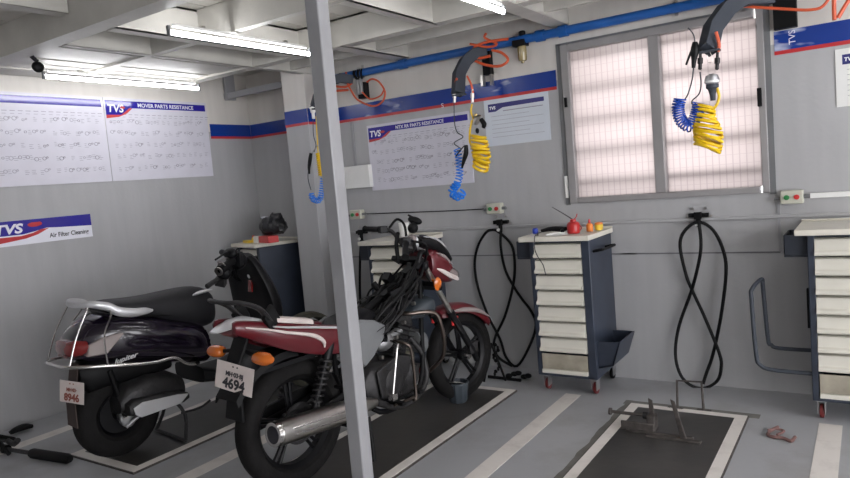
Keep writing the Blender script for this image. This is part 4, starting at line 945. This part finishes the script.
# frame
b = MB()
for sx in (1, -1):
    b.tube([V(.03*sx,.97,.86), V(.06*sx,.80,.79), V(.075*sx,.55,.68), V(.085*sx,.30,.62), V(.080*sx,-.05,.70)], .015, 10, 4)
    b.tube([V(.03*sx,.985,.78), V(.06*sx,.93,.55), V(.09*sx,.84,.24), V(.10*sx,.55,.185), V(.09*sx,.42,.30), V(.085*sx,.40,.55), V(.085*sx,.42,.64)], .014, 10, 4)
    b.tube([V(.09*sx,.43,.45), V(.105*sx,.20,.66), V(.10*sx,.05,.75)], .012, 10, 2)
b.cyl((0,1.005,.72),(0,.955,.90),.030,16); b.tube([V(0,.96,.84), V(0,.62,.72), V(0,.42,.64)], .022, 12, 3)
b.build('frame', 'black', mc)
# bared electrics and airbox under the missing tank
b = MB(); b.body([(.30,.60,.09,.06,3),(.36,.62,.11,.09,3.5),(.52,.63,.11,.10,3.5),(.60,.62,.08,.07,3)], 20); b.build('airbox', 'blk2', mc)
rn = random.Random(11); b = MB()
for k in range(34):
    w_ = rn.uniform(-.12,.14); s0 = rn.uniform(.44,.80); s1 = s0+rn.uniform(.12,.30); h0 = .60+(s0-.44)*.42; h1 = .60+(min(s1,1.0)-.44)*.48
    p = [V(w_, s0, h0+rn.uniform(-.04,.04)), V(w_+rn.uniform(-.03,.04), s0*.6+s1*.4, (h0+h1)/2+rn.uniform(-.03,.06)), V(w_*.8+rn.uniform(-.03,.03), s0*.2+s1*.8, h1+rn.uniform(-.06,.04)), V(w_*.6, s1, h1+rn.uniform(-.08,.05))]
    b.tube(p, rn.uniform(.004,.010), 6, 5)
b.tube([V(.06,.40,.60), V(.13,.60,.72), V(.15,.75,.82), V(.10,.90,.92)], .009, 8, 5)
b.build('wiring_harness', 'black', mc)
b = MB()
for k in range(7):
    s0 = rn.uniform(.40,.55); w_ = rn.uniform(.10,.16)
    b.tube([V(w_, s0, rn.uniform(.56,.64)), V(w_+.02, s0+.15, rn.uniform(.67,.74)), V(w_, s0+.28, rn.uniform(.76,.84)), V(.08, .90, .90)], .0024, 6, 5)
b.build('control_cables', 'alud', mc)
b = MB()
for k in range(46):
    f = rn.random(); s_ = .46+.46*f; z_ = .56+.30*f+rn.uniform(-.09,.05); w_ = rn.uniform(-.10,.12)
    rr = Euler((rn.uniform(-.8,.8), rn.uniform(-.6,.6), rn.uniform(-1,1))); a_ = rn.uniform(.025,.06)
    if k % 3: b.box((w_, s_, z_), (a_, rn.uniform(.03,.08), rn.uniform(.02,.06)), rr)
    else: d_ = rr.to_matrix() @ V(0,0,.035); b.cyl(V(w_,s_,z_)-d_, V(w_,s_,z_)+d_, rn.uniform(.010,.022), 10)
b.box((.0,.72,.68), (.12,.36,.12), Euler((R(32),0,0)))
b.build('electrical_boxes', 'blk2', mc)
for q in ((.14,.70,.62),(.13,.80,.70),(.15,.62,.56),(.12,.88,.63),(.13,.52,.48)): 
    b = MB(); b.lathe([(.001,-.012),(.010,-.010),(.010,.010),(.001,.012)], q, (1,.2,.1), 10); b.build('bolt', 'steel', mc)
# side panel behind the post
b = MB(); side_panel(b, [(.30,.665),(.40,.70),(.50,.675),(.57,.635),(.55,.57),(.47,.50),(.40,.46),(.34,.52)], .115, .135); b.mirror(); b.build('side_panel', 'grey', mc, bevel=.010)
b = MB(); side_panel(b, [(.46,.42),(.62,.47),(.72,.44),(.70,.36),(.60,.26),(.48,.28)], .140, .150); b.build('sprocket_cover', 'alud', mc, bevel=.006)
# tail: red flanks, black centre, silver rear cap
def tail(sx):
    b = MB(); secs = []
    T = [(-.37,.775,.835),(-.30,.755,.828),(-.22,.725,.815),(-.08,.665,.788),(.06,.610,.757),(.18,.575,.722),(.30,.555,.695),(.40,.565,.68)]
    for s, z0, z1 in T:
        wo = .085+.05*min(1, (s+.37)/.35); zc = (z0+z1)/2; h_ = (z1-z0)/2
        secs.append([V(sx*(wo-.045), s, z1+.006), V(sx*(wo-.012), s, z1), V(sx*wo, s, zc+h_*.5), V(sx*(wo+.004), s, zc), V(sx*(wo-.004), s, zc-h_*.6), V(sx*(wo-.020), s, z0), V(sx*(wo-.035), s, z0+.004), V(sx*(wo-.018), s, zc)])
    b.rings(secs); p = b.build('tail_panel', 'red', mc, sub=1)
    b = MB(); b.tube([V(sx*.098,-.30,.800), V(sx*.128,-.14,.765), V(sx*.1405,.02,.720), V(sx*.1425,.10,.690), V(sx*.141,.145,.655), V(sx*.138,.150,.625)], [.003,.0055,.007,.010,.010,.004], 8, 4, flat=(.9,1)); b.build('white_decal', 'plate', p)
    b = MB(); b.tube([V(sx*.128,-.14,.782), V(sx*.139,.06,.740), V(sx*.141,.25,.695), V(sx*.141,.36,.670)], [.003,.006,.006,.004], 8, 4); b.build('silver_stripe', 'silver', p)
    return p
tail(1); tail(-1)
b = MB(); b.bb(-.08,.08,-.20,.30,.58,.60); b.body([(-.26,.775,.07,.025,4),(-.10,.730,.085,.03,4),(.10,.66,.09,.03,4),(.34,.61,.09,.03,4)], 20); b.build('seat_pan', 'blk2', mc)
b = MB(); b.body([(-.10,.735,.090,.048,4),(.05,.685,.100,.050,4),(.22,.640,.100,.052,4),(.36,.605,.090,.05,4)], 20); b.build('tail_cover', 'red', mc)
b = MB(); b.prism([V(.070,-.115,.800), V(.070,.115,.745), V(.124,.115,.738), V(.124,-.105,.792)], (0,0,.024)); b.build('white_pad', 'plate', mc, bevel=.006, label='white rectangular pad on the red tail')
b = MB(); b.body([(-.43,.792,.03,.004,2.5),(-.36,.802,.060,.007,2.5),(-.28,.812,.070,.013,2.5),(-.20,.812,.075,.016,2.5),(-.12,.798,.06,.008,2.5)], 20); b.build('tail_cap', 'silver', mc, label='silver rear cap')
b = MB(); b.tube([V(-.10,-.13,.80), V(-.115,-.21,.868), V(-.105,-.32,.908), V(-.06,-.36,.912), V(.06,-.36,.912), V(.105,-.32,.908), V(.115,-.21,.868), V(.10,-.13,.80)], [.018,.014,.012,.012,.012,.012,.014,.018], 10, 4, flat=(1.3,.8)); b.build('grab_rail', 'alud', mc, label='dark silver grab rail')
b = MB(); b.box((.108,-.13,.815), (.03,.09,.085), Euler((R(35),0,0))); b.mirror(); b.build('rail_mount', 'black', mc, bevel=.006)
b = MB(); b.body([(-.35,.785,.05,.012,3),(-.34,.78,.06,.016,3),(-.32,.775,.065,.018,3)], 16); b.build('tail_lamp', 'red', mc)
# rear hugger / plate carrier
b = MB()
arc = [(-.02+.345*math.cos(a), .30+.345*math.sin(a)) for a in [R(80+8*k) for k in range(9)]]
rg = []
for s, z in arc: rg.append([V(-.075,s,z), V(.075,s,z), V(.085,s,z-.03), V(.078,s+.004,z-.03), V(.068,s,z-.006), V(-.068,s,z-.006), V(-.078,s+.004,z-.03), V(-.085,s,z-.03)])
b.rings(rg); b.build('rear_mudguard', 'black', mc)
b = MB(); b.prism([V(-.05,-.24,.76), V(.05,-.24,.76), V(.045,-.325,.64), V(.05,-.345,.50), V(.065,-.36,.40), V(-.065,-.36,.40), V(-.05,-.345,.50), V(-.045,-.325,.64)], (0,.018,0)); b.build('plate_carrier', 'black', mc, bevel=.004)
number_plate(mc, V(.03,-.352,.588), .215, .120, R(-12), R(14), R(9), 'MH·03·BJ', '4694', s1=.22, s2=.50)
for sx in (1, -1):
    b = MB(); b.tube([V(.04*sx,-.26,.685), V(.14*sx,-.27,.672)], .009, 8); b.build('indicator_stalk', 'black', mc)
    b = MB(); b.tube([V(.118*sx,-.275,.672), V(.135*sx,-.277,.672), V(.190*sx,-.275,.671), V(.222*sx,-.270,.670)], [.014,.029,.030,.014], 14, 3, flat=(1.5,.9)); b.build('rear_indicator', 'orange', mc)
# front end
def rot_about(b, dy=0, dz=0):
    if dy: bmesh.ops.translate(b.bm, vec=(0,dy,dz), verts=b.bm.verts[:])
    m_ = Matrix.Translation((0,.985,0)) @ Matrix.Rotation(-STEER,4,'Z') @ Matrix.Translation((0,-.985,0)); bmesh.ops.transform(b.bm, matrix=m_, verts=b.bm.verts[:]); return b
TOPF = V(0,.955,.92); AXL = V(0,AX,.272)
for sx in (1, -1):
    o = V(.088*sx,0,0); b = MB(); b.cyl(TOPF+o, TOPF.lerp(AXL,.62)+o, .016, 16); f_ = rot_about(b).build('fork_tube', 'steel', mc)
    b = MB(); b.tube([TOPF.lerp(AXL,.52)+o, TOPF.lerp(AXL,.56)+o, AXL+o+V(0,-.005,.02), AXL+o+V(0,.01,-.02)], [.023,.021,.020,.016], 16); rot_about(b).build('fork_slider', 'blk2', f_)
b = MB()
for f in (.02, .26): c = TOPF.lerp(AXL, f); b.box(c+V(0,-.01,0), (.235,.075,.028), Euler((-R(32),0,0)))
rot_about(b).build('triple_clamp', 'black', mc, bevel=.006)
pr = [(1.10,.585),(1.17,.612),(1.27,.612),(1.37,.592),(1.46,.55),(1.54,.49),(1.585,.43)]
b = MB(); rg = []
for i, (s, z) in enumerate(pr):
    nx = pr[min(i+1,len(pr)-1)]; pv = pr[max(i-1,0)]; t_ = Vector((nx[0]-pv[0], nx[1]-pv[1])).normalized(); nn = Vector((-t_.y, t_.x)); w_ = .066*(.75+.25*math.sin(math.pi*min(1,(i+1)/4)))
    def q(x, d): return V(x, s+nn.x*d, z+nn.y*d)
    rg.append([q(0,.004), q(w_*.7,-.004), q(w_,-.022), q(w_*1.02,-.060), q(w_*.95,-.060), q(w_*.9,-.024), q(w_*.6,-.012), q(0,-.006), q(-w_*.6,-.012), q(-w_*.9,-.024), q(-w_*.95,-.060), q(-w_*1.02,-.060), q(-w_,-.022), q(-w_*.7,-.004)])
b.rings(rg); rot_about(b); ff = b.build('front_mudguard', 'red', mc, sub=1)
b = MB(); b.tube([V(.070,1.20,.575), V(.070,1.30,.565), V(.068,1.42,.535), V(.060,1.53,.475)], [.004,.014,.013,.004], 8, 4, flat=(.3,1)); rot_about(b).build('mudguard_decal', 'clear', ff)
b = MB(); b.prism([V(.078,1.16,.555), V(.078,1.22,.545), V(.078,1.205,.49), V(.078,1.165,.495)], (.010,0,0)); b.mirror(); rot_about(b).build('mudguard_stay', 'redb', ff, bevel=.004)
b = MB(); b.bb(.075,.105,1.28,1.35,.30,.37); b.tube([V(.10,1.30,.36), V(.10,1.20,.48), V(.09,1.10,.66), V(.07,1.0,.82)], .006, 8, 4); rot_about(b).build('brake_caliper', 'alud', mc, bevel=.006)
# head lamp cowl
b = MB(); O = [(.985,.985),(1.10,.995),(1.20,.955),(1.27,.905),(1.325,.83),(1.345,.785),(1.29,.752),(1.20,.762),(1.10,.785),(1.02,.815),(1.0,.90)]
b.body([(1.085,.890,.100,.070,3),(1.11,.888,.108,.090,3),(1.15,.872,.106,.098,2.8),(1.22,.845,.094,.088,2.6),(1.28,.815,.072,.066,2.4),(1.32,.790,.045,.040,2.2)], 24); cw = rot_about(b, -.055, -.012).build('headlamp_cowl', 'red', mc)
b = MB(); b.body([(1.235,.815,.090,.048,2.6),(1.30,.80,.076,.046,2.4),(1.352,.785,.050,.034,2.2),(1.37,.778,.02,.015,2)], 22); rot_about(b, -.055, -.012).build('headlamp_lens', 'clear', cw)
b = MB(); b.tube([V(.108,1.11,.860), V(.108,1.15,.842), V(.098,1.22,.805), V(.066,1.31,.772), V(.045,1.345,.757)], [.003,.011,.014,.012,.004], 10, 4, flat=(.5,1)); b.mirror(); rot_about(b, -.055, -.012).build('cowl_flash', 'plate', cw)
b = MB(); b.tube([V(.092,1.13,.945), V(.085,1.20,.918), V(.066,1.28,.858)], [.003,.010,.004], 10, 4, flat=(.5,1)); b.mirror(); rot_about(b, -.055, -.012).build('cowl_upper_flash', 'clear', cw)
b = MB(); b.body([(1.035,1.02,.085,.035,2.4),(1.10,1.01,.095,.045,2.4),(1.18,.975,.090,.045,2.4),(1.26,.925,.066,.036,2.4),(1.315,.885,.035,.018,2.2)], 22); ws = rot_about(b, -.055, -.012).build('fly_screen', 'blk2', mc)
b = MB(); b.tube([V(.075,1.06,1.048), V(.078,1.16,1.020), V(.060,1.25,.962)], [.002,.006,.002], 8, 4); rot_about(b, -.055, -.012).build('screen_glint_strip', 'silver', ws)
b = MB(); b.body([(.965,1.010,.052,.034,3),(.99,1.005,.062,.042,3),(1.04,.995,.06,.045,3)], 20); ic = rot_about(b).build('instrument_cluster', 'silver', mc)
b = MB(); b.lathe([(.001,.012),(.028,.012),(.033,.004),(.033,-.01)], (.02,.960,1.020), (0,-1,.35), 24); b.lathe([(.001,.010),(.020,.010),(.024,.002),(.024,-.01)], (-.045,.960,1.015), (0,-1,.35), 20); rot_about(b).build('dial', 'clear', ic)
b = MB(); b.tube([V(.10,.985,.94), V(.105,.93,.96), V(.10,.90,.90)], .014, 8, 3); b.ell((.105,.95,.88), (.022,.022,.03)); b.build('ignition_cowl', 'blk2', mc)
for sx in (1, -1):
    b = MB(); b.tube([V(.10*sx,1.02,.79), V(.135*sx,1.02,.775)], .008, 8); b.tube([V(.120*sx,1.015,.770), V(.138*sx,1.02,.770), V(.150*sx,1.02,.768)], [.020,.032,.016], 14, 2, flat=(1,1.2)); rot_about(b).build('front_indicator', 'orange', mc)
b = MB(); b.tube([V(.02,1.00,1.06), V(.01,1.0,1.10), V(0,1.02,1.135)], .009, 8, 3); b.ell((.0,1.02,1.125), (.045,.022,.022), Euler((0,.3,.3))); b.ell((.01,.99,1.085), (.03,.03,.03)); b.tube([V(.0,1.02,1.14), V(-.06,1.03,1.155)], .006, 8); rot_about(b).build('mirror_stub', 'black', mc)
# handlebars, turned a little to the right
TH = .50
def hb(p): return V(0,.95,0) + Matrix.Rotation(-TH,3,'Z') @ V(*p)
b = MB(); b.tube([hb(p) for p in ((-.33,-.13,1.085),(-.22,-.09,1.085),(-.15,-.04,1.07),(-.10,0,.99),(-.05,.01,.965),(.05,.01,.965),(.10,0,.985),(.15,-.04,1.03),(.22,-.10,1.02),(.32,-.14,.975))], .0115, 10, 4); hbr = b.build('handlebar', 'alud', mc)
for sx, ze in ((-1, 1.085), (1, .975)):
    b = MB(); a0 = hb((.205*sx,-.09,1.085 if sx < 0 else 1.025)); a1 = hb((.335*sx,-.145,1.088 if sx < 0 else .968)); d = (a1-a0)
    b.tube([a0, a0+d*.05, a0+d*.92, a1-d*.03, a1], [.020,.0165,.0165,.021,.019], 14); g_ = b.build('grip', 'black', hbr)
    b = MB(); b.box(a0-d*.16, (.05,.045,.04), Euler((0,0,-TH))); b.tube([a0-d*.2+V(0,.03,0), a0+d*.1+V(.01*sx,.065,.004), a0+d*.8+V(0,.06,0)], [.006,.0055,.005], 8, 3); b.build('lever', 'blk2', hbr, bevel=.003)
for p in (((-.14,-.04,1.06),(-.13,.04,1.14),(-.08,.02,1.02),(-.03,.02,.92),(.0,.0,.80)), ((.14,-.04,1.03),(.16,.04,1.0),(.10,.05,.90),(.02,.02,.78)), ((-.16,-.05,1.08),(-.17,.03,1.17),(-.10,.08,1.10),(-.03,.05,.95))):
    pass
b = MB(); b.tube([hb(p) for p in ((-.16,-.05,1.09),(-.155,.00,1.135),(-.12,.03,1.10),(-.08,.02,1.0),(-.04,.0,.85))], .0075, 8, 5); b.tube([hb(p) for p in ((.14,-.04,1.03),(.16,.04,1.0),(.10,.05,.90),(.02,.02,.78))], .007, 8, 5)
b.tube([hb(p) for p in ((-.10,-.02,1.06),(-.06,-.05,1.0),(-.05,-.05,.9))], .012, 8, 4); b.build('cable_loom', 'black', hbr)
# guards, pegs, levers
b = MB(); b.tube([V(.03,.74,.66), V(.12,.76,.652), V(.17,.84,.648), V(.195,.90,.625), V(.205,.925,.56), V(.200,.945,.46), V(.17,.955,.37), V(.09,.93,.29)], .0115, 12, 5); b.mirror(); b.build('crash_guard', 'bronze', mc, label='tarnished crash guard tube')
b = MB(); b.tube([V(.13,.60,.545), V(.19,.585,.535), V(.205,.56,.52), V(.205,.50,.30)], .007, 10, 3); b.box((.21,.495,.295), (.03,.035,.03)); b.build('kick_lever', 'chrome', mc)
b = MB(); b.tube([V(.13,.62,.54), V(.20,.63,.53), V(.215,.655,.48), V(.21,.665,.25), V(.21,.64,.235)], .0085, 10, 4); b.tube([V(.21,.66,.245), V(.21,.50,.25)], .007, 8); b.build('leg_guard', 'bronze', mc)
b = MB(); b.tube([V(.10,.52,.25), V(.20,.53,.25)], .010, 8); b.bb(.15,.25,.515,.545,.246,.262); b.tube([V(.12,.50,.26), V(.15,.62,.24), V(.17,.72,.25)], .008, 8, 3); b.bb(.15,.20,.71,.74,.24,.26); b.build('footpeg', 'black', mc, bevel=.002)
b = MB(); b.tube([V(.09,.24,.46), V(.16,.20,.43)], .010, 8); b.bb(.14,.22,.18,.21,.424,.440); b.build('pillion_peg', 'black', mc, bevel=.002)
b = MB(); b.tube([V(.10,.42,.20), V(.15,.38,.06), V(.17,.36,.006)], .011, 8, 2); b.tube([V(-.10,.42,.20), V(-.15,.38,.06), V(-.17,.36,.006)], .011, 8, 2); b.cyl((-.12,.40,.14),(.12,.40,.14),.010,10); b.build('centre_stand', 'black', mc)
b = MB(); b.body([(.90,.47,.07,.05,3),(.95,.45,.075,.07,3),(.99,.44,.05,.05,3)], 18); b.build('oil_cooler_shroud', 'grey', mc)
b = MB(); b.body([(.86,.62,.06,.03,3),(.94,.64,.11,.055,3),(1.02,.645,.10,.05,3),(1.06,.64,.06,.02,3)], 18); b.build('tank_shroud_mount', 'bucket', mc)

# ---------------------------------------------- scooter
sc = thing('scooter', 'dark purple-black scooter with silver grab rail standing by the left wall', 'scooter', (-3.44, 1.975, .013), -.14)
make_wheel(sc, 'rear_wheel', .02, .232, .12, .125, 3, disc=False, alloy='blk2')
make_wheel(sc, 'front_wheel', 1.34, .232, .09, .125, 3, disc=False, m='tyred')
secs = []
T = [(-.33,.60,.66,.05),(-.30,.585,.71,.10),(-.22,.56,.775,.155),(-.10,.53,.805,.195),(.05,.50,.79,.215),(.20,.47,.755,.222),(.35,.43,.70,.215),(.48,.40,.655,.195),(.56,.38,.60,.16)]
b = MB(); b.body([(s, (z0+z1)/2, hw, (z1-z0)/2, 2.7) for s, z0, z1, hw in T], 28); bd = b.build('body_shell', 'scoot', sc, sub=1)
# seat
b = MB(); b.body([(-.09,.800,.09,.015,2.6),(-.06,.815,.125,.038,2.8),(-.0,.812,.145,.045,3),(.15,.795,.150,.045,3),(.28,.758,.148,.082,3),(.40,.735,.148,.112,2.8),(.50,.722,.138,.128,2.7),(.58,.712,.118,.122,2.6),(.64,.70,.085,.095,2.4),(.665,.69,.03,.05,2.2)], 28); st = b.build('seat', 'seat', sc, sub=1)
b = MB(); b.body([(-.10,.772,.148,.012,3),(.15,.752,.155,.012,3),(.40,.705,.14,.012,3),(.58,.665,.09,.010,3)], 24); b.build('seat_base', 'black', st)
# grab rail
gp = [V(0,-.225,.858), V(.08,-.220,.860), V(.135,-.18,.862), V(.160,-.09,.840), V(.175,-.03,.806), V(.180,.06,.786), V(.175,.15,.780), V(.165,.205,.774)]
gr_ = [.014,.015,.018,.023,.025,.024,.019,.007]
b = MB(); b.tube(gp, gr_, 12, 5, flat=(.75,1.0)); b.mirror(); b.build('grab_rail', 'silver', sc, label='pale silver grab rail')
b = MB(); b.tube([V(-.10,-.175,.845), V(.10,-.175,.845)], .010, 8); b.prism([V(.10,-.20,.84), V(.15,-.14,.82), V(.15,-.04,.790), V(.10,-.04,.785)], (-.02,0,0)); b.mirror(); b.build('rail_bracket', 'alud', sc)
# lamps
b = MB(); b.body([(-.345,.640,.05,.022,2.4),(-.33,.645,.10,.045,2.6),(-.28,.648,.145,.050,2.8),(-.24,.655,.16,.045,2.8)], 24); tlp = b.build('tail_lamp', 'redlens', sc)
b = MB()
side = [(-.315,.612),(-.10,.600),(.005,.700),(-.045,.720),(-.22,.690),(-.30,.665)]
b.rings([[V(.165,-.26,.607), V(.205,-.15,.607), V(.216,-.03,.695), V(.209,-.06,.703), V(.178,-.16,.690), V(.16,-.24,.665)], [V(.12,-.26,.607), V(.16,-.15,.607), V(.18,-.03,.695), V(.17,-.06,.703), V(.13,-.16,.690), V(.12,-.24,.665)]])
b.mirror(); b.build('rear_turn_lens', 'clear', tlp, bevel=.006)
# chrome body guard
b = MB(); gpt = [V(0,-.395,.578), V(.10,-.39,.575), V(.185,-.315,.570), V(.232,-.17,.553), V(.250,.0,.528), V(.252,.14,.512), V(.252,.25,.510), V(.250,.31,.465), V(.235,.37,.440), V(.19,.42,.43)]
b.tube(gpt, .0095, 10, 5); b.mirror(); gd = b.build('body_guard', 'chrome', sc)
b = MB(); b.tube([V(.12,-.19,.862), V(.13,-.22,.82), V(.14,-.30,.71), V(.145,-.365,.575)], .005, 8, 4); b.mirror(); b.build('guard_hoop', 'chrome', gd); b = MB(); b.tube([V(.150,-.09,.835), V(.19,-.09,.80), V(.225,-.17,.70), V(.232,-.17,.56)], .0055, 8, 4); b.mirror(); b.build('guard_hoop', 'chrome', gd)
b = text_bm('Jupiter', .036, frame_mtx((.2265,-.120,.545), (0,1,.10), (0,0,1)) , .0012, .45, .0006, 1.55)
# wrap the lettering onto the flank
for v in b.bm.verts:
    s = v.co.y; hw = .200+.022*min(1,max(0,(s+.08)/.2)); v.co.x += hw-.2235+.004
b.build('badge_lettering', 'silver', bd)
# engine and exhaust side
b = MB(); b.body([(-.08,.30,.13,.05,2.6,.02),(-.02,.33,.15,.085,2.8,.02),(.12,.34,.155,.10,3,.02),(.28,.32,.145,.09,3,.02),(.36,.30,.10,.06,2.6,.02)], 24); b.build('engine_case', 'alud', sc)
b = MB(); b.body([(-.06,.285,.05,.030,3,.17),(-.02,.290,.055,.045,3,.17),(.16,.280,.052,.044,3,.17),(.30,.268,.045,.034,3,.17),(.34,.262,.025,.018,2.5,.17)], 22); ex = b.build('muffler', 'alud', sc)
b = MB(); b.prism([V(.226,-.035,.262), V(.226,-.045,.300), V(.226,.02,.318), V(.222,.255,.300), V(.218,.325,.285), V(.222,.27,.245), V(.226,.00,.240)], (.008,0,0)); b.build('heat_shield', 'silver', ex, bevel=.005)
b = MB(); b.lathe([(.001,.01),(.04,.01),(.055,0),(.055,-.03)], (.075,0,.215), (1,0,0), 22); b.tube([V(.09,-.03,.17), V(.10,.03,.20), V(.10,.10,.23)], .010, 8, 2); b.build('brake_hub', 'alu', sc)
for sx in (1,-1): b = MB(); b.tube([V(.09*sx,-.03,.23), V(.10*sx,-.10,.50)], .018, 10); b.build('rear_shock', 'black', sc)
b = MB(); b.body([(-.27,.50,.07,.05,3),(-.22,.48,.09,.09,3),(-.12,.49,.10,.09,3),(.10,.48,.12,.09,3),(.30,.47,.12,.06,3)], 18); b.build('inner_mudguard', 'black', sc)
b = MB(); b.prism([V(-.05,-.27,.56), V(.05,-.27,.56), V(.055,-.325,.36), V(.06,-.33,.235), V(-.06,-.33,.235), V(-.055,-.325,.36)], (0,.008,0)); b.build('mud_flap', 'mud', sc)
number_plate(sc, V(.065,-.335,.430), .175, .112, R(-8), R(24), R(4), 'MH·03·', '8946', ink='inkred', s1=.22, s2=.46)
b = MB(); b.tube([V(.05,.30,.25), V(.12,.34,.14), V(.17,.30,.012)], .010, 8, 3); b.mirror(); b.cyl((-.17,.30,.012),(.17,.30,.012),.009,8); b.tube([V(.10,.33,.15), V(.18,.40,.17), V(.20,.46,.20)], .007, 8, 3); b.build('centre_stand', 'alud', sc)
# floorboard, leg shield
b = MB(); b.body([(.46,.34,.17,.05,4),(.60,.30,.185,.035,4),(.85,.30,.185,.035,4),(.98,.33,.175,.04,4)], 22); b.build('floorboard', 'blk2', sc)
b = MB(); rg = []
for s, z, w_, th in ((.93,.30,.20,.06),(.99,.42,.225,.07),(1.02,.55,.245,.08),(1.01,.68,.245,.075),(.985,.80,.22,.065),(.955,.90,.18,.055),(.935,.985,.14,.04)):
    rg.append([V(-w_,s,z), V(-w_*.6,s+.01,z), V(0,s+.015,z), V(w_*.6,s+.01,z), V(w_,s,z), V(w_*.95,s+th,z+.01), V(w_*.5,s+th*1.9,z+.02), V(0,s+th*2.3,z+.025), V(-w_*.5,s+th*1.9,z+.02), V(-w_*.95,s+th,z+.01)])
b.rings(rg); ls = b.build('leg_shield', 'blk2', sc, sub=1)
b = MB(); b.box((.05,.990,.78), (.035,.012,.075), Euler((-R(6),0,0))); b.build('red_tag', 'redlens', ls)
b = MB(); b.ell((.05,.99,.845), (.018,.01,.018)); b.tube([V(-.15,.945,.86), V(0,.93,.95), V(.10,.925,.97)], .008, 8, 3); b.build('key_barrel', 'silver', ls)
b = MB(); rg = []
for k in range(12):
    a = R(15+13.2*k); r1 = .285; s, z = 1.34+r1*math.cos(a), .240+r1*math.sin(a); w_ = .062
    cc = lambda f: (1.34+r1*f*math.cos(a), .240+r1*f*math.sin(a))
    s1, z1 = cc(.97); s2, z2 = cc(.85); s3, z3 = cc(.93)
    rg.append([V(0,s,z), V(w_*.7,s1,z1), V(w_,s2,z2), V(w_*.92,s2,z2), V(0,s3,z3), V(-w_*.92,s2,z2), V(-w_,s2,z2), V(-w_*.7,s1,z1)])
b.rings(rg); b.build('front_mudguard', 'tyred', sc, sub=1)
b = MB(); b.cyl((.0,.98,.95), (.0,1.10,.48), .03, 14)
for sx in (1,-1): b.tube([V(.05*sx,1.10,.46), V(.065*sx,1.33,.232)], .018, 10)
b.cyl((-.06,1.10,.47),(.06,1.10,.47),.02,10); b.build('front_fork', 'black', sc)
# bare handlebar, head cover removed
b = MB(); b.tube([V(-.30,1.03,.985), V(-.20,1.00,.98), V(-.08,.96,.955), V(.05,.93,.965), V(.14,.86,.985), V(.20,.78,.985), V(.27,.58,.935)], .0125, 10, 4); hs = b.build('handlebar', 'black', sc)
b = MB(); b.tube([V(.215,.74,.975), V(.22,.72,.972), V(.268,.585,.938), V(.272,.57,.935)], [.026,.024,.024,.029], 14); b.build('grip', 'black', hs); b = MB(); b.tube([V(-.20,1.00,.98), V(-.31,1.035,.985)], .019, 14); b.build('grip', 'black', hs)
b = MB(); b.lathe([(.014,-.006),(.026,-.006),(.026,.006),(.014,.006)], (.274,.562,.932), (.3,-1,-.25), 18, closed=True); b.lathe([(.016,-.004),(.030,-.004),(.030,.004),(.016,.004)], (.25,.60,.95), (.3,-1,-.25), 18, closed=True); b.tube([V(.22,.70,.985), V(.25,.64,1.00), V(.28,.56,.985)], .0045, 8, 3); b.build('throttle_ring', 'steel', hs)
b = MB(); b.box((.18,.80,.975), (.09,.12,.08), Euler((0,0,.6))); b.ell((.205,.73,1.015), (.055,.05,.034)); b.ell((.12,.86,.96), (.07,.07,.06)); b.ell((.19,.66,.91), (.045,.06,.045)); b.tube([V(.20,.76,1.0), V(.24,.66,1.03), V(.27,.55,1.0)], .006, 8, 3); b.build('switch_gear', 'blk2', hs, bevel=.006)
rn = random.Random(2); b = MB()
for k in range(9): b.tube([V(.05+.02*k*rn.random(), .90, .96), V(.10+rn.uniform(-.05,.08), .84, .99+rn.uniform(-.03,.05)), V(.13+rn.uniform(-.03,.06), .78, .92+rn.uniform(-.04,.04)), V(.04+rn.uniform(-.03,.03), .93, .82)], .0045, 6, 5)
b.build('wiring', 'black', hs)
b = MB(); b.box((.17,.64,.86), (.07,.06,.05), Euler((.3,.2,.5))); b.tube([V(.20,.52,.85), V(.17,.60,.87), V(.15,.72,.90), V(.14,.82,.93)], .016, 10, 3); b.build('brake_perch', 'alud', hs, bevel=.006)
b = MB(); b.tube([V(.10,.47,.80), V(.13,.52,.815), V(.15,.58,.82)], [.010,.020,.008], 10, 3, flat=(1.6,.5)); b.build('seat_latch', 'silver', hs)

# proportions of the rear ends
def squeeze(root, pivot, k, skip, shift=0, front=None):
    def walk(o):
        for c in o.children:
            if any(c.name.startswith(q) for q in skip): continue
            for v in c.data.vertices:
                if v.co.y < pivot: v.co.y = pivot+(v.co.y-pivot)*k
                elif front and v.co.y > front[0]: v.co.y += front[1]*min(1, (v.co.y-front[0])/front[2])
            walk(c)
    walk(root)
squeeze(mc, -.05, .72, ('rear_wheel', 'front_wheel', 'muffler', 'swingarm', 'rear_shock', 'rear_mudguard', 'brake_drum'))
squeeze(sc, .2, .78, ('rear_wheel', 'front_wheel', 'front_mudguard', 'front_fork', 'centre_stand'), front=(.62, -.085, .25))
# ------------------------------------------------------------------ light
for x_, y_, l_ in ((.2, .9, 'added unseen fill tube over the right bay nearer the front'), (.2, 2.6, 'added unseen fill tube over the right-hand tool cabinet')):  # extra tubes out of view, added only to brighten the room
    tube_light(x_, y_, y_+1.15, TZ, l_)
W = bpy.data.worlds.new('world'); bpy.context.scene.world = W; W.use_nodes = True
bg = W.node_tree.nodes['Background']; bg.inputs[0].default_value = (.96, .955, .99, 1); bg.inputs[1].default_value = 3.6
vs = bpy.context.scene.view_settings
bpy.context.scene.display_settings.display_device = 'sRGB'
vs.view_transform = 'Standard'; vs.look = 'None'; vs.gamma = 1; vs.use_curve_mapping = False
vs.exposure = 1.05
